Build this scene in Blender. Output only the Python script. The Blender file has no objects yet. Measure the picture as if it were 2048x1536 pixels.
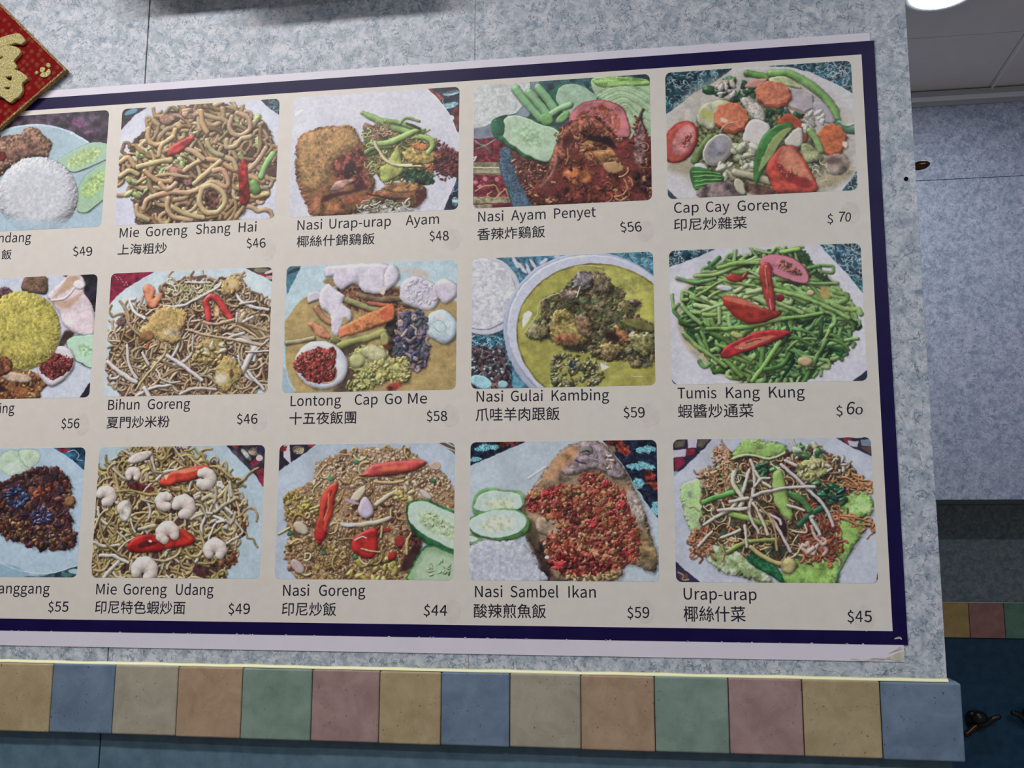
import bpy, bmesh, math, random, os
import numpy as np
from mathutils import Matrix, Vector

# ------------------------------------------------------------------ camera, world, lights, exposure
SC = bpy.context.scene
COL = SC.collection
Z0 = 2.1617                     # height of the board's zero line; camera at 1.5 m
CR = np.array([[0.98788878, -0.00356635, 0.15512265],
               [-0.0216152, 0.98682471, 0.16034266],
               [-0.1536507, -0.16175372, 0.97479598]])
CP = np.array([1.08331415, 0.66173863, -1.3785152])   # x right, y down, z into the wall
FPX = 2087.891
def conv(v): return Vector((v[0], v[2], -v[1]))
cam = bpy.data.cameras.new('camera'); cam_o = bpy.data.objects.new('camera', cam); COL.objects.link(cam_o)
cam.sensor_width = 36; cam.lens = FPX / 2048 * 36; cam.clip_start = .02
m = Matrix.Identity(4)
for i, v in enumerate((conv(CR[0]), -conv(CR[1]), -conv(CR[2]))):
    for j in range(3): m[j][i] = v[j]
m[0][3], m[1][3], m[2][3] = CP[0], CP[2], Z0 - CP[1]
cam_o.matrix_world = m
SC.camera = cam_o
SC.view_settings.view_transform = 'Standard'; SC.view_settings.look = 'None'
SC.view_settings.gamma = 1; SC.view_settings.use_curve_mapping = False
SC.view_settings.exposure = -0.17
w = bpy.data.worlds.new('room_air'); SC.world = w; w.use_nodes = True
w.node_tree.nodes['Background'].inputs[0].default_value = (.66, .68, .76, 1)
w.node_tree.nodes['Background'].inputs[1].default_value = 0.17

CEIL = 2.862
def area(name, loc, sx, sy, power, col=(1, .97, .93), rot=(0, 0, 0)):
    l = bpy.data.lights.new(name, 'AREA'); l.shape = 'RECTANGLE'; l.size = sx; l.size_y = sy
    l.energy = power; l.color = col
    o = bpy.data.objects.new(name, l); o.location = loc; o.rotation_euler = rot; COL.objects.link(o); return o
area('ceiling_tube_light', (.05, -.92, CEIL - .05), 1.2, .12, 25, (1, .965, .93))
area('ceiling_tube_light', (2.3, -1.6, CEIL - .05), 1.2, .14, 30, (.93, .97, 1))
area('ceiling_down_light', (1.742, 1.10, CEIL - .05), .15, .15, 3.6, (.95, .98, 1))

# ------------------------------------------------------------------ tagging helpers
def tag(o, label=None, cat=None, group=None, kind=None):
    if label: o['label'] = label
    if cat: o['category'] = cat
    if group: o['group'] = group
    if kind: o['kind'] = kind
    return o
def empty(name, loc=(0, 0, 0)):
    o = bpy.data.objects.new(name, None); o.location = loc; o.empty_display_size = .05; COL.objects.link(o); return o
def mesh_obj(name, verts, faces, mat, parent=None, smooth=False):
    me = bpy.data.meshes.new(name); me.from_pydata([tuple(v) for v in verts], [], faces); me.update()
    if mat: me.materials.append(mat)
    if smooth:
        for p in me.polygons: p.use_smooth = True
    o = bpy.data.objects.new(name, me); COL.objects.link(o)
    if parent:
        o.parent = parent; o.matrix_parent_inverse = Matrix.Translation(-parent.location)
    return o
def bm_obj(name, bm, mat, parent=None, smooth=False):
    bmesh.ops.recalc_face_normals(bm, faces=bm.faces)
    me = bpy.data.meshes.new(name); bm.to_mesh(me); bm.free()
    if mat: me.materials.append(mat)
    if smooth:
        for p in me.polygons: p.use_smooth = True
    o = bpy.data.objects.new(name, me); COL.objects.link(o)
    if parent:
        o.parent = parent; o.matrix_parent_inverse = Matrix.Translation(-parent.location)
    return o
def bx(bm, x0, x1, y0, y1, z0, z1, bev=0, seg=2):
    r = bmesh.ops.create_cube(bm, size=1)
    for v in r['verts']:
        v.co = Vector(((x0 + x1) / 2 + v.co.x * (x1 - x0), (y0 + y1) / 2 + v.co.y * (y1 - y0), (z0 + z1) / 2 + v.co.z * (z1 - z0)))
    if bev:
        es = list({e for v in r['verts'] for e in v.link_edges})
        bmesh.ops.bevel(bm, geom=es, offset=bev, segments=seg, affect='EDGES', profile=.5)
def box(name, x0, x1, y0, y1, z0, z1, mat, parent=None, bev=0, seg=2):
    bm = bmesh.new(); bx(bm, x0, x1, y0, y1, z0, z1, bev, seg); return bm_obj(name, bm, mat, parent)

# ------------------------------------------------------------------ materials
def s2l(c):
    c = np.asarray(c, float) / 255.0
    return np.where(c <= .04045, c / 12.92, ((c + .055) / 1.055) ** 2.4)
def l2s(c):
    c = np.clip(c, 0, 1)
    return np.where(c <= .0031308, c * 12.92, 1.055 * c ** (1 / 2.4) - .055)
def rgba(c, g=1.0):
    l = np.clip(s2l(c) * g, 0, 1); return (float(l[0]), float(l[1]), float(l[2]), 1)
class NT:
    def __init__(s, name, rough=.5, spec=.5, metal=0):
        s.m = bpy.data.materials.new(name); s.m.use_nodes = True; s.t = s.m.node_tree; s.b = s.t.nodes['Principled BSDF']
        s.b.inputs['Roughness'].default_value = rough; s.b.inputs['Metallic'].default_value = metal
        s.b.inputs['Specular IOR Level'].default_value = spec
        s.co = s.t.nodes.new('ShaderNodeTexCoord')
    def n(s, typ, **kw):
        nd = s.t.nodes.new('ShaderNode' + typ)
        for k, v in kw.items(): setattr(nd, k, v)
        return nd
    def l(s, a, b): s.t.links.new(a, b)
    def noise(s, scale, detail=4, rough=.5, dist=0, vec=None, stretch=None, off=(0, 0, 0)):
        nd = s.n('TexNoise'); nd.inputs['Scale'].default_value = scale; nd.inputs['Detail'].default_value = detail
        nd.inputs['Roughness'].default_value = rough; nd.inputs['Distortion'].default_value = dist
        mp = s.n('Mapping'); mp.inputs['Location'].default_value = off
        if stretch: mp.inputs['Scale'].default_value = stretch[:3]; mp.inputs['Rotation'].default_value = (0, stretch[3] if len(stretch) > 3 else 0, 0)
        s.l(vec or s.co.outputs['Object'], mp.inputs[0]); s.l(mp.outputs[0], nd.inputs['Vector'])
        return nd.outputs['Fac']
    def ramp(s, inp, stops):
        nd = s.n('ValToRGB'); cr = nd.color_ramp
        while len(cr.elements) < len(stops): cr.elements.new(.5)
        for e, (p, c) in zip(cr.elements, stops):
            e.position = p; e.color = c if len(c) == 4 else (*c, 1)
        s.l(inp, nd.inputs[0]); return nd.outputs[0]
    def mix(s, fac, a, b, mode='MIX'):
        nd = s.n('Mix', data_type='RGBA', blend_type=mode)
        for sock, v in ((nd.inputs[0], fac), (nd.inputs[6], a), (nd.inputs[7], b)):
            if isinstance(v, (int, float)): sock.default_value = v
            elif isinstance(v, tuple): sock.default_value = v
            else: s.l(v, sock)
        return nd.outputs[2]
    def math(s, op, a, b=0):
        nd = s.n('Math', operation=op)
        for sock, v in ((nd.inputs[0], a), (nd.inputs[1], b)):
            if isinstance(v, (int, float)): sock.default_value = v
            else: s.l(v, sock)
        return nd.outputs[0]
    def color(s, c):
        if isinstance(c, tuple): s.b.inputs['Base Color'].default_value = c
        else: s.l(c, s.b.inputs['Base Color'])
    def bump(s, h, strength=.3, dist=.001):
        nd = s.n('Bump'); nd.inputs['Strength'].default_value = strength; nd.inputs['Distance'].default_value = dist
        s.l(h, nd.inputs['Height']); s.l(nd.outputs[0], s.b.inputs['Normal'])
G = 1.45                        # albedo = displayed colour x G for surfaces under the main light
W1 = (1, 1, 1, 1); K1 = (0, 0, 0, 1)
def laminate(name, base, light, dark, fleck, rough=.38, sc=1.0, spec=.35, g=G):
    t = NT(name, rough, spec)
    c = t.mix(t.ramp(t.noise(52 * sc, 5, .68, .5), [(.38, K1), (.60, W1)]), rgba(dark, g), rgba(light, g))
    c = t.mix(t.ramp(t.noise(13 * sc, 3, .5), [(.35, K1), (.75, (.6, .6, .6))]), c, rgba(base, g))
    c = t.mix(t.math('MULTIPLY', t.ramp(t.noise(110 * sc, 4, .7, .5), [(.50, K1), (.60, W1)]), .55), c, rgba(dark, g))
    c = t.mix(t.math('MULTIPLY', t.ramp(t.noise(90 * sc, 4, .7, .3, off=(9, 3, 4)), [(.54, K1), (.62, W1)]), .5), c, rgba(light, g))
    # short hair-like flecks: thin contour lines of a distorted noise, kept only in patches
    for k, (ns, wd, pk) in enumerate(((38, .016, .50), (64, .022, .49), (27, .011, .54))):
        v = t.noise(ns * sc, 2, .5, 1.6, off=(3.1 * k, k, 7.7 * k))
        ln = t.ramp(t.math('ABSOLUTE', t.math('SUBTRACT', v, .5)), [(wd * .45, W1), (wd * 1.3, K1)])
        pm = t.ramp(t.noise(60 * sc, 2, .5, off=(5 * k, 0, 2)), [(pk, K1), (pk + .04, W1)])
        c = t.mix(t.math('MULTIPLY', t.math('MULTIPLY', ln, pm), .62), c, rgba(fleck, g))
    t.color(c); return t.m
M = {}
M['laminate'] = laminate('mottled_grey_laminate', (158, 165, 175), (186, 188, 197), (125, 139, 153), (76, 90, 110), spec=.3)
M['laminate_back'] = laminate('mottled_blue_grey_laminate', (164, 174, 196), (188, 193, 212), (128, 142, 170), (88, 104, 134), rough=.36, spec=.5)
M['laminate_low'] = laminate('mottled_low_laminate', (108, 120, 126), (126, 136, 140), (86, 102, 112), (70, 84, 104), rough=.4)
def plain(name, c, rough=.5, spec=.5, var=0, sc=30, metal=0, g=G):
    t = NT(name, rough, spec, metal)
    if var:
        d = tuple(max(0, x - var) for x in c); u = tuple(min(255, x + var) for x in c)
        t.color(t.mix(t.ramp(t.noise(sc, 4, .6), [(.35, K1), (.65, W1)]), rgba(d, g), rgba(u, g)))
    else: t.color(rgba(c, g))
    return t.m
M['blue_panel'] = plain('slate_blue_laminate', (76, 100, 116), .5, .3, 8, 40)
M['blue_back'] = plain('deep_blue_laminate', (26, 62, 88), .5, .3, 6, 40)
M['joint'] = plain('dark_joint', (40, 42, 48), .8, .1)
M['joint_faint'] = plain('brown_joint', (128, 124, 118), .8, .1)
M['paper'] = plain('cream_print_paper', (198, 193, 187), .42, .35, 2, 60)
M['margin'] = plain('white_sheet_margin', (197, 193, 206), .42, .35, 2, 20)
M['navy'] = plain('navy_print', (16, 8, 58), .42, .2, 3, 20)
M['ink'] = plain('black_ink', (26, 24, 40), .5, .3)
M['ceil'] = plain('grey_ceiling_board', (205, 198, 196), .6, .3, 3, 8)
M['metal'] = plain('pale_metal_bar', (215, 215, 215), .3, .5)  # white colour stands in for the lamp's reflection on the bar
M['cove'] = plain('pale_cove_trim', (205, 210, 220), .35, .4)
M['cove_dark'] = plain('grey_cove_trim', (160, 162, 168), .5, .3)
M['grout'] = plain('cream_grout', (238, 226, 178), .6, .3, 10, 60)
M['floor'] = plain('dull_floor', (156, 150, 142), .5, .3, 10, 8)
M['black'] = plain('black_void', (8, 8, 12), .8, .1)
M['bronze'] = plain('dark_bronze', (52, 30, 18), .22, .6, metal=.5)
M['ebony'] = plain('dark_ebony', (16, 12, 14), .35, .5)
TC = {'tan': (158, 142, 112), 'blue': (98, 116, 138), 'beige': (150, 145, 130), 'brown': (155, 131, 110), 'green': (114, 134, 124), 'mauve': (146, 122, 120)}
def tile_mat(k, c, g=G * .9):
    t = NT('stoneware_' + k, .55, .3)
    d = tuple(x - 11 for x in c); u = tuple(x + 9 for x in c)
    col = t.mix(t.ramp(t.noise(26, 5, .65, .4), [(.34, K1), (.66, W1)]), rgba(d, g), rgba(u, g))
    col = t.mix(t.math('MULTIPLY', t.ramp(t.noise(300, 2, .5), [(.70, K1), (.73, W1)]), .7), col, rgba((50, 45, 50), g))
    t.color(col); t.bump(t.noise(160, 3, .6), .25, .0008); return t.m
for k, c in TC.items(): M['tile_' + k] = tile_mat(k, c)
TB = {'tan': (176, 150, 96), 'blue': (92, 115, 150), 'beige': (160, 150, 120), 'brown': (160, 126, 96), 'green': (98, 138, 120), 'mauve': (160, 118, 112)}
for k, c in TB.items(): M['back_' + k] = tile_mat('back_' + k, c, G * .85)

# ------------------------------------------------------------------ setting
def ZZ(y): return Z0 - y
XE, XL, TH = 1.4035, -1.6, .14
wf = tag(empty('wall_front', (XL, 0, 0)), 'mottled grey laminate partition carrying the menu board', kind='structure')
box('wall_core', XL, XE - .003, .006, TH - .004, 0, CEIL, M['joint'], wf)
for a, b in ((XL, .3016), (.3034, .8099), (.8103, XE)):
    box('panel', a, b, 0, .006, ZZ(.86), CEIL, M['laminate'], wf, .0004, 1)
box('joint_strip', .8099, .8103, .0002, .006, ZZ(.86), CEIL, M['joint_faint'], wf)
box('end_panel', XE - .003, XE, .006, TH - .004, 0, CEIL, M['laminate'], wf)
box('rear_panel', XL, XE, TH - .004, TH, 0, CEIL, M['laminate'], wf)
for a, b in ((XL, .2981), (.3002, XE)):
    box('lower_panel', a, b, 0, .006, 0.08, ZZ(.861), M['blue_panel'], wf, .0004, 1)
# screw hole in the partition beside the board
bm = bmesh.new(); bmesh.ops.create_cone(bm, cap_ends=True, segments=14, radius1=.0028, radius2=.0028, depth=.0012,
    matrix=Matrix.Translation((1.3908, -.0004, ZZ(.1707))) @ Matrix.Rotation(math.pi / 2, 4, 'X'))
bm_obj('screw_hole', bm, M['black'], wf)

# front tile strip: each tile a piece
rnd = random.Random(5)
tr = tag(empty('trim_1', (XL, 0, ZZ(.903))), 'strip of pastel stoneware tiles under the menu board', kind='structure')
cyc = ['tan', 'blue', 'beige', 'brown', 'green', 'mauve']
bounds = [.2290, .3215, .4135, .505, .602, .694, .7765, .8665, .9575, 1.0502, 1.1412, 1.2302, 1.3222, 1.4165]
bounds = [.2290 - .0914 * k for k in range(19, 0, -1)] + bounds
bounds = [b for b in bounds if b > XL]
i0 = bounds.index(.2290)
for i in range(len(bounds) - 1):
    k = cyc[(i - i0 + 1) % 6]
    dz = rnd.uniform(-.0006, .0006); dy = rnd.uniform(-.0005, .0005)
    o = box('tile', bounds[i] + .0004, bounds[i + 1] - .0004, -.0125 + dy, -.0005, ZZ(.9025) + dz, ZZ(.8118) + dz, M['tile_' + k], tr, .0022, 3)
    if k == 'blue' and i == len(bounds) - 2: pass
box('end_tile', XE + .0005, XE + .0125, .0, .09, ZZ(.9025), ZZ(.8118), M['tile_blue'], tr, .002, 3)
bm = bmesh.new()
N = 150
xs = np.linspace(XL, XE, N)
vs = []
for x in xs:
    j = .0003 * math.sin(x * 90) + .0003 * math.sin(x * 37 + 1)
    for (y, z) in ((-.0002, ZZ(.8080) + j), (-.0045, ZZ(.8094) + j), (-.0095 + j, ZZ(.8116)), (-.0002, ZZ(.8125))):
        vs.append(bm.verts.new((x, y, z)))
for i in range(N - 1):
    for k in range(4):
        bm.faces.new((vs[i * 4 + k], vs[i * 4 + (k + 1) % 4], vs[i * 4 + 4 + (k + 1) % 4], vs[i * 4 + 4 + k]))
bm_obj('grout_bead', bm, M['grout'], tr, True)

# back wall
D1, D2 = 1.70, 2.0
wb = tag(empty('wall_back', (.4, D1, 0)), 'blue grey laminate wall behind the partition with an overhanging upper part', kind='structure')
box('upper_core', .4, 4.5, D1 + .008, D2 + .3, ZZ(.503), CEIL + .0, M['joint'], wb)
box('upper_panel', .4, 4.5, D1, D1 + .0078, ZZ(-.4285), CEIL, M['laminate_back'], wb, .0004, 1)
box('upper_panel', .4, 4.5, D1, D1 + .0078, ZZ(.505), ZZ(-.4265), M['laminate_back'], wb, .0004, 1)
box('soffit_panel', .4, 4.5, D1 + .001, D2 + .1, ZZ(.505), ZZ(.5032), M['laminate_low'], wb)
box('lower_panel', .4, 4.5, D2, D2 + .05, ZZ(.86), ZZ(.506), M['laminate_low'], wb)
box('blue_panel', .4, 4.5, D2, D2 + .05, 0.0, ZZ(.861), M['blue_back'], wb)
tb = tag(empty('trim_2', (.4, D2, ZZ(.9))), 'strip of dark pastel tiles along the back wall', kind='structure')
x = 1.939 - .0995 * 12; cyb = ['tan', 'mauve', 'green', 'beige', 'blue', 'brown']
i = 0
while x < 4.3:
    k = cyb[(i - 11) % 6]
    box('tile', x + .0005, x + .099, D2 - .012, D2 - .0005, ZZ(.9), ZZ(.7985), M['back_' + k], tb, .002, 2)
    x += .0995; i += 1
box('grout_bead', .4, 4.5, D2 - .006, D2 - .0003, ZZ(.798), ZZ(.7962), M['grout'], tb)
# cove under the ceiling of the back wall
tv = tag(empty('trim_3', (.4, D1, ZZ(-.66))), 'stepped pale cove moulding where back wall meets ceiling', kind='structure')
box('upper_step', .4, 4.5, D1 - .016, D1 - .0005, ZZ(-.682), CEIL - .0035, M['cove_dark'], tv, .001, 1)
box('middle_step', .4, 4.5, D1 - .012, D1 - .0005, ZZ(-.6672), ZZ(-.6825), M['cove'], tv, .002, 2)
box('lower_step', .4, 4.5, D1 - .005, D1 - .0005, ZZ(-.6545), ZZ(-.6675), M['cove_dark'], tv, .001, 1)

# ceiling of boards with a metal bar
ce = tag(empty('ceiling', (0, 0, CEIL)), 'grey board ceiling with thin joints and a pale metal bar', kind='structure')
box('ceiling_core', -2.5, 5, -4, 3, CEIL + .012, CEIL + .05, M['joint'], ce)
ysj = [-4, -3.45, -2.85, -2.25, -1.65, -1.05, -.45, .15, .75, 1.352, 1.697]
xsj = [-2.5, -1.585, -.985, -.385, .215, .815, 1.415, 2.015, 2.615, 3.215, 3.815, 4.9]
for j in range(len(ysj) - 1):
    for i in range(len(xsj) - 1):
        box('ceiling_board', xsj[i] + .001, xsj[i + 1] - .001, ysj[j] + .0012, ysj[j + 1] - .0012, CEIL, CEIL + .01, M['ceil'], ce)
box('metal_bar', 2.019, 2.024, .76, 1.694, CEIL - .008, CEIL - .0003, M['metal'], ce)
box('floor', -2.5, 5, -4, 3, -.03, 0, M['floor'])
tag(bpy.data.objects['floor'], kind='structure')

# round downlight near the back wall, two tube fittings out of frame
def lathe(bm, prof, seg=32, mat=Matrix.Identity(4)):
    rings = []
    for r, z in prof:
        rings.append([bm.verts.new(mat @ Vector((r * math.cos(2 * math.pi * k / seg), r * math.sin(2 * math.pi * k / seg), z))) for k in range(seg)])
    for a, b in zip(rings, rings[1:]):
        for k in range(seg): bm.faces.new((a[k], a[(k + 1) % seg], b[(k + 1) % seg], b[k]))
    for rr in (rings[0], rings[-1]):
        try: bm.faces.new(rr)
        except ValueError: pass
gl = bpy.data.materials.new('lamp_glow'); gl.use_nodes = True
b_ = gl.node_tree.nodes['Principled BSDF']; b_.inputs['Emission Color'].default_value = (.97, 1, .97, 1); b_.inputs['Emission Strength'].default_value = 22
dl = tag(empty('ceiling_lamp', (1.742, 1.10, CEIL)), 'glowing round ceiling lamp at the top edge, beyond the partition', 'lamp')
bm = bmesh.new(); lathe(bm, [(.078, -.0005), (.098, -.0005), (.098, -.008), (.090, -.014), (.078, -.014)], 40, Matrix.Translation(dl.location))
bm_obj('rim', bm, M['cove'], dl, True)
bm = bmesh.new(); lathe(bm, [(.0775, -.001), (.0775, -.012), (.06, -.02), (.03, -.024), (.005, -.025)], 40, Matrix.Translation(dl.location))
bm_obj('diffuser', bm, gl, dl, True)

# ------------------------------------------------------------------ pixel -> point on the wall plane (metres on the board)
def inv(u, v, d=0.0):
    r = CR.T @ np.array([(u - 1024) / FPX, (v - 768) / FPX, 1.0])
    s = (d - CP[2]) / r[2]; q = CP + s * r
    return q[0], q[1]
def invn(p, d=0.0):
    p = np.atleast_2d(np.asarray(p, float))
    r = np.c_[(p[:, 0] - 1024) / FPX, (p[:, 1] - 768) / FPX, np.ones(len(p))] @ CR
    s = (d - CP[2]) / r[:, 2:3]; q = CP + s * r
    return q[:, :2]

# ------------------------------------------------------------------ a small painter for the printed food photographs
PW, PH = .24858, .18308         # size of one printed photograph
PX, PY = .27, .25586            # pitch of the grid
IW, IH = 592, 436
YY, XX = np.mgrid[0:IH, 0:IW].astype(np.float32)
def vnoise(scale, seed, octv=4, sx=1.0):
    r = np.random.RandomState(seed); out = np.zeros((IH, IW), np.float32); a = 1; tot = 0
    for _ in range(octv):
        gw, gh = int(IW / (scale * sx)) + 3, int(IH / scale) + 3
        g = r.rand(gh, gw).astype(np.float32)
        fx = XX / (scale * sx); fy = YY / scale
        ix = fx.astype(int); iy = fy.astype(int); fx = fx - ix; fy = fy - iy
        fx = fx * fx * (3 - 2 * fx); fy = fy * fy * (3 - 2 * fy)
        out += a * ((g[iy, ix] * (1 - fx) + g[iy, ix + 1] * fx) * (1 - fy) + (g[iy + 1, ix] * (1 - fx) + g[iy + 1, ix + 1] * fx) * fy)
        tot += a; a *= .55; scale = max(1.5, scale / 2)
    out /= tot
    return (out - out.mean()) / (out.std() + 1e-6)
NZ = {'a': vnoise(60, 1), 'b': vnoise(24, 2), 'c': vnoise(9, 3, 3), 'd': vnoise(3, 4, 2), 'e': vnoise(14, 5, 3, 3.0)}
LX, LY, LZ = -.38, -.62, .69
def catmull(p, closed, step):
    p = np.asarray(p, float); n = len(p)
    if n < 3: closed = False
    segs = n if closed else n - 1; out = []
    for i in range(segs):
        if closed: a, b, c, d = p[(i - 1) % n], p[i], p[(i + 1) % n], p[(i + 2) % n]
        else: a, b, c, d = p[max(i - 1, 0)], p[i], p[i + 1], p[min(i + 2, n - 1)]
        k = max(1, int(np.hypot(*(c - b)) / step))
        for t in np.arange(k) / k:
            out.append(.5 * ((2 * b) + (-a + c) * t + (2 * a - 5 * b + 4 * c - d) * t * t + (-a + 3 * b - 3 * c + d) * t ** 3))
    if not closed: out.append(p[-1])
    return np.array(out)
class Paint:
    def __init__(s, r, c, ox, oy, sc, base, seed=0):
        s.r, s.c, s.o, s.sc = r, c, (ox, oy), sc
        s.im = np.ones((IH, IW, 3), np.float32) * (np.array(base, np.float32) / 255)
        s.rs = np.random.RandomState(seed + 10 * r + c); s.k = IW / (PW / PX * 1.0) / 1500.0
        a = s.tf([(300, 600), (1300, 600)]); s.k = np.hypot(*(a[1] - a[0])) / 1000.0
    sw = .72
    def tf(s, p):
        p = np.asarray(p, float).reshape(-1, 2)
        q = invn(np.c_[s.o[0] + p[:, 0] / s.sc, s.o[1] + p[:, 1] / s.sc])
        return np.c_[(q[:, 0] - s.c * PX) / PW * IW, (q[:, 1] - s.r * PY) / PH * IH]
    def win(s, q, pad):
        x0 = max(0, int(q[:, 0].min() - pad)); x1 = min(IW, int(q[:, 0].max() + pad) + 2)
        y0 = max(0, int(q[:, 1].min() - pad)); y1 = min(IH, int(q[:, 1].max() + pad) + 2)
        return (x0, x1, y0, y1) if x1 > x0 + 4 and y1 > y0 + 4 else None
    def sd(s, q, w):
        x0, x1, y0, y1 = w; X = XX[y0:y1, x0:x1]; Y = YY[y0:y1, x0:x1]
        d = np.full(X.shape, 1e9, np.float32); ins = np.zeros(X.shape, bool)
        for i in range(len(q)):
            ax, ay = q[i]; bx_, by_ = q[(i + 1) % len(q)]; ex, ey = bx_ - ax, by_ - ay; L = ex * ex + ey * ey + 1e-9
            px = X - ax; py = Y - ay; t = np.clip((px * ex + py * ey) / L, 0, 1)
            np.minimum(d, (px - t * ex) ** 2 + (py - t * ey) ** 2, out=d)
            if ay != by_:
                c = ((ay > Y) != (by_ > Y)) & (X < ex * (Y - ay) / (by_ - ay) + ax); ins ^= c
        d = np.sqrt(d); return np.where(ins, d, -d)
    def put(s, w, col, a):
        x0, x1, y0, y1 = w; I = s.im[y0:y1, x0:x1]; a = np.clip(a, 0, 1)[..., None]; I[:] = I * (1 - a) + np.clip(col, 0, 1) * a
    def F(s, pts, col, smooth=True, bev=0, nz=0, nk='b', soft=1.0, sh=0, alpha=1.0, spec=0, wob=0, col2=None, dark=.5, rim=None):
        q = s.tf(pts)
        if smooth: q = catmull(q, True, 9)
        w = s.win(q, 4 + sh * 3 + wob * 3)
        if not w: return
        x0, x1, y0, y1 = w; d = s.sd(q, w)
        if wob: d = d + NZ['c'][y0:y1, x0:x1] * wob
        if sh:
            dd = np.zeros_like(d); k = int(max(1, sh * .6)); dd[k:, k:] = d[:-k, :-k]; dd[:k] = -99; dd[:, :k] = -99
            s.put(w, np.array([.10, .07, .06]), np.clip((dd + sh) / (2 * sh), 0, 1) * .55)
        c = np.ones(d.shape + (3,), np.float32) * (np.array(col, np.float32) / 255)
        if col2 is not None:
            m_ = np.clip(NZ[nk][y0:y1, x0:x1] * .9 + .4, 0, 1)[..., None]; c = c * (1 - m_) + np.array(col2, np.float32) / 255 * m_
        f = np.ones(d.shape, np.float32)
        if nz: f = f + NZ[nk][y0:y1, x0:x1] * nz + NZ['d'][y0:y1, x0:x1] * nz * .5
        if bev:
            h = np.clip(d / bev, 0, 1); gy, gx = np.gradient(d); st = (1 - h)
            lam = -(gx * LX + gy * LY) * st * -1.0
            lam = (-gx * LX - gy * LY) * -1 * st + LZ * np.sqrt(np.clip(1 - st * st, 0, 1))
            lam = (-(gx) * st) * LX + (-(gy) * st) * LY + LZ * np.sqrt(np.clip(1 - st * st * .999, 0, 1))
            f = f * np.clip(1 + dark * .8 * (lam / LZ - 1), .25, 2)
            if spec: c = c + (np.clip(lam, 0, 1) ** 14 * spec)[..., None]
        if rim is not None:
            rw, rc = rim; m_ = np.clip((rw - d) / 1.5, 0, 1)[..., None]; c = c * (1 - m_) + np.array(rc, np.float32) / 255 * m_
        s.put(w, c * f[..., None], np.clip(d / soft + .5, 0, 1) * alpha)
    def E(s, cx, cy, rx, ry, rot, col, **kw):
        a = np.linspace(0, 2 * np.pi, 20, endpoint=False); r = math.radians(rot)
        p = np.c_[cx + rx * np.cos(a) * math.cos(r) - ry * np.sin(a) * math.sin(r), cy + rx * np.cos(a) * math.sin(r) + ry * np.sin(a) * math.cos(r)]
        s.F(p, col, **kw)
    def S(s, pts, wd, col, taper=0, shade=1.0, sh=2.0, spec=.15, raw=False, alpha=1.0, soft=1.0, shd=.5):
        q = np.asarray(pts, float) if raw else s.tf(pts)
        wd = wd if raw else wd * s.k * s.sw
        q = catmull(q, False, max(3.0, wd * 1.0)); w = s.win(q, wd + sh * 2 + 3)
        if not w or len(q) < 2: return
        x0, x1, y0, y1 = w; X = XX[y0:y1, x0:x1]; Y = YY[y0:y1, x0:x1]
        D = np.full(X.shape, 1e9, np.float32); O = np.zeros(X.shape, np.float32); NX = np.zeros_like(O); NY = np.zeros_like(O); R = np.full(X.shape, wd, np.float32)
        n = len(q) - 1
        for i in range(n):
            ax, ay = q[i]; ex, ey = q[i + 1] - q[i]; L = math.hypot(ex, ey) + 1e-6; t = np.clip(((X - ax) * ex + (Y - ay) * ey) / (L * L), 0, 1)
            vx = X - ax - t * ex; vy = Y - ay - t * ey; d = np.sqrt(vx * vx + vy * vy)
            if taper:
                u = (i + t) / n; rr = wd * (1 - taper * np.abs(2 * u - 1) ** 2)
            else: rr = wd
            m_ = d - rr < D - R if taper else d < D
            D = np.where(m_, d, D); NX = np.where(m_, vx, NX); NY = np.where(m_, vy, NY)
            if taper: R = np.where(m_, rr, R)
        if sh:
            k = 2; dd = np.full_like(D, 99); dd[k:, 1:] = (D - R)[:-k, :-1]
            s.put(w, np.array([.12, .08, .06]), np.clip((sh - dd) / (sh + 1), 0, 1) * shd)
        u = np.clip(1 / np.maximum(R, .6), 0, 9); nx = NX * u; ny = NY * u; nz = np.sqrt(np.clip(1 - nx * nx - ny * ny, 0, 1))
        lam = np.clip(nx * LX + ny * LY + nz * LZ, -.3, 1)
        f = 1 - shade * .42 + shade * .62 * lam
        c = (np.array(col, np.float32) / 255) * f[..., None] + (np.clip(lam, 0, 1) ** 12 * spec)[..., None]
        s.put(w, c, np.clip((R - D) / soft + .5, 0, 1) * alpha)
    def inside(s, q, x, y):
        c = False; n = len(q); j = n - 1
        for i in range(n):
            if (q[i][1] > y) != (q[j][1] > y) and x < (q[j][0] - q[i][0]) * (y - q[i][1]) / (q[j][1] - q[i][1]) + q[i][0]: c = not c
            j = i
        return c
    def pick(s, q):
        lo = q.min(0); hi = q.max(0)
        for _ in range(40):
            p = lo + s.rs.rand(2) * (hi - lo)
            if s.inside(q, *p): break
        return p
    def N(s, reg, n, ln, wd, pal, curl=.35, ang=None, spread=3.14, sh=2.0, spec=.12, jit=18, shade=1.0, taper=0):
        q = catmull(s.tf(reg), True, 12); wd *= s.k; ln *= s.k
        for _ in range(n):
            p = s.pick(q); a = (ang if ang is not None else 0) + s.rs.uniform(-spread, spread); cv = s.rs.normal() * curl
            L = ln * s.rs.uniform(.5, 1.3); k = 6; P = [p]
            for i in range(k):
                a += cv + s.rs.normal() * curl * .4; p = p + np.array([math.cos(a), math.sin(a)]) * L / k
                if not s.inside(q, *p) and s.rs.rand() < .75: a += math.pi * .45
                P.append(p)
            c = np.array(pal[s.rs.randint(len(pal))], float) + s.rs.normal(0, jit * .5) + s.rs.normal(0, 3, 3)
            s.S(P, wd * s.rs.uniform(.8, 1.2), c, raw=True, sh=sh, spec=spec, shade=shade, taper=taper)
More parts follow.
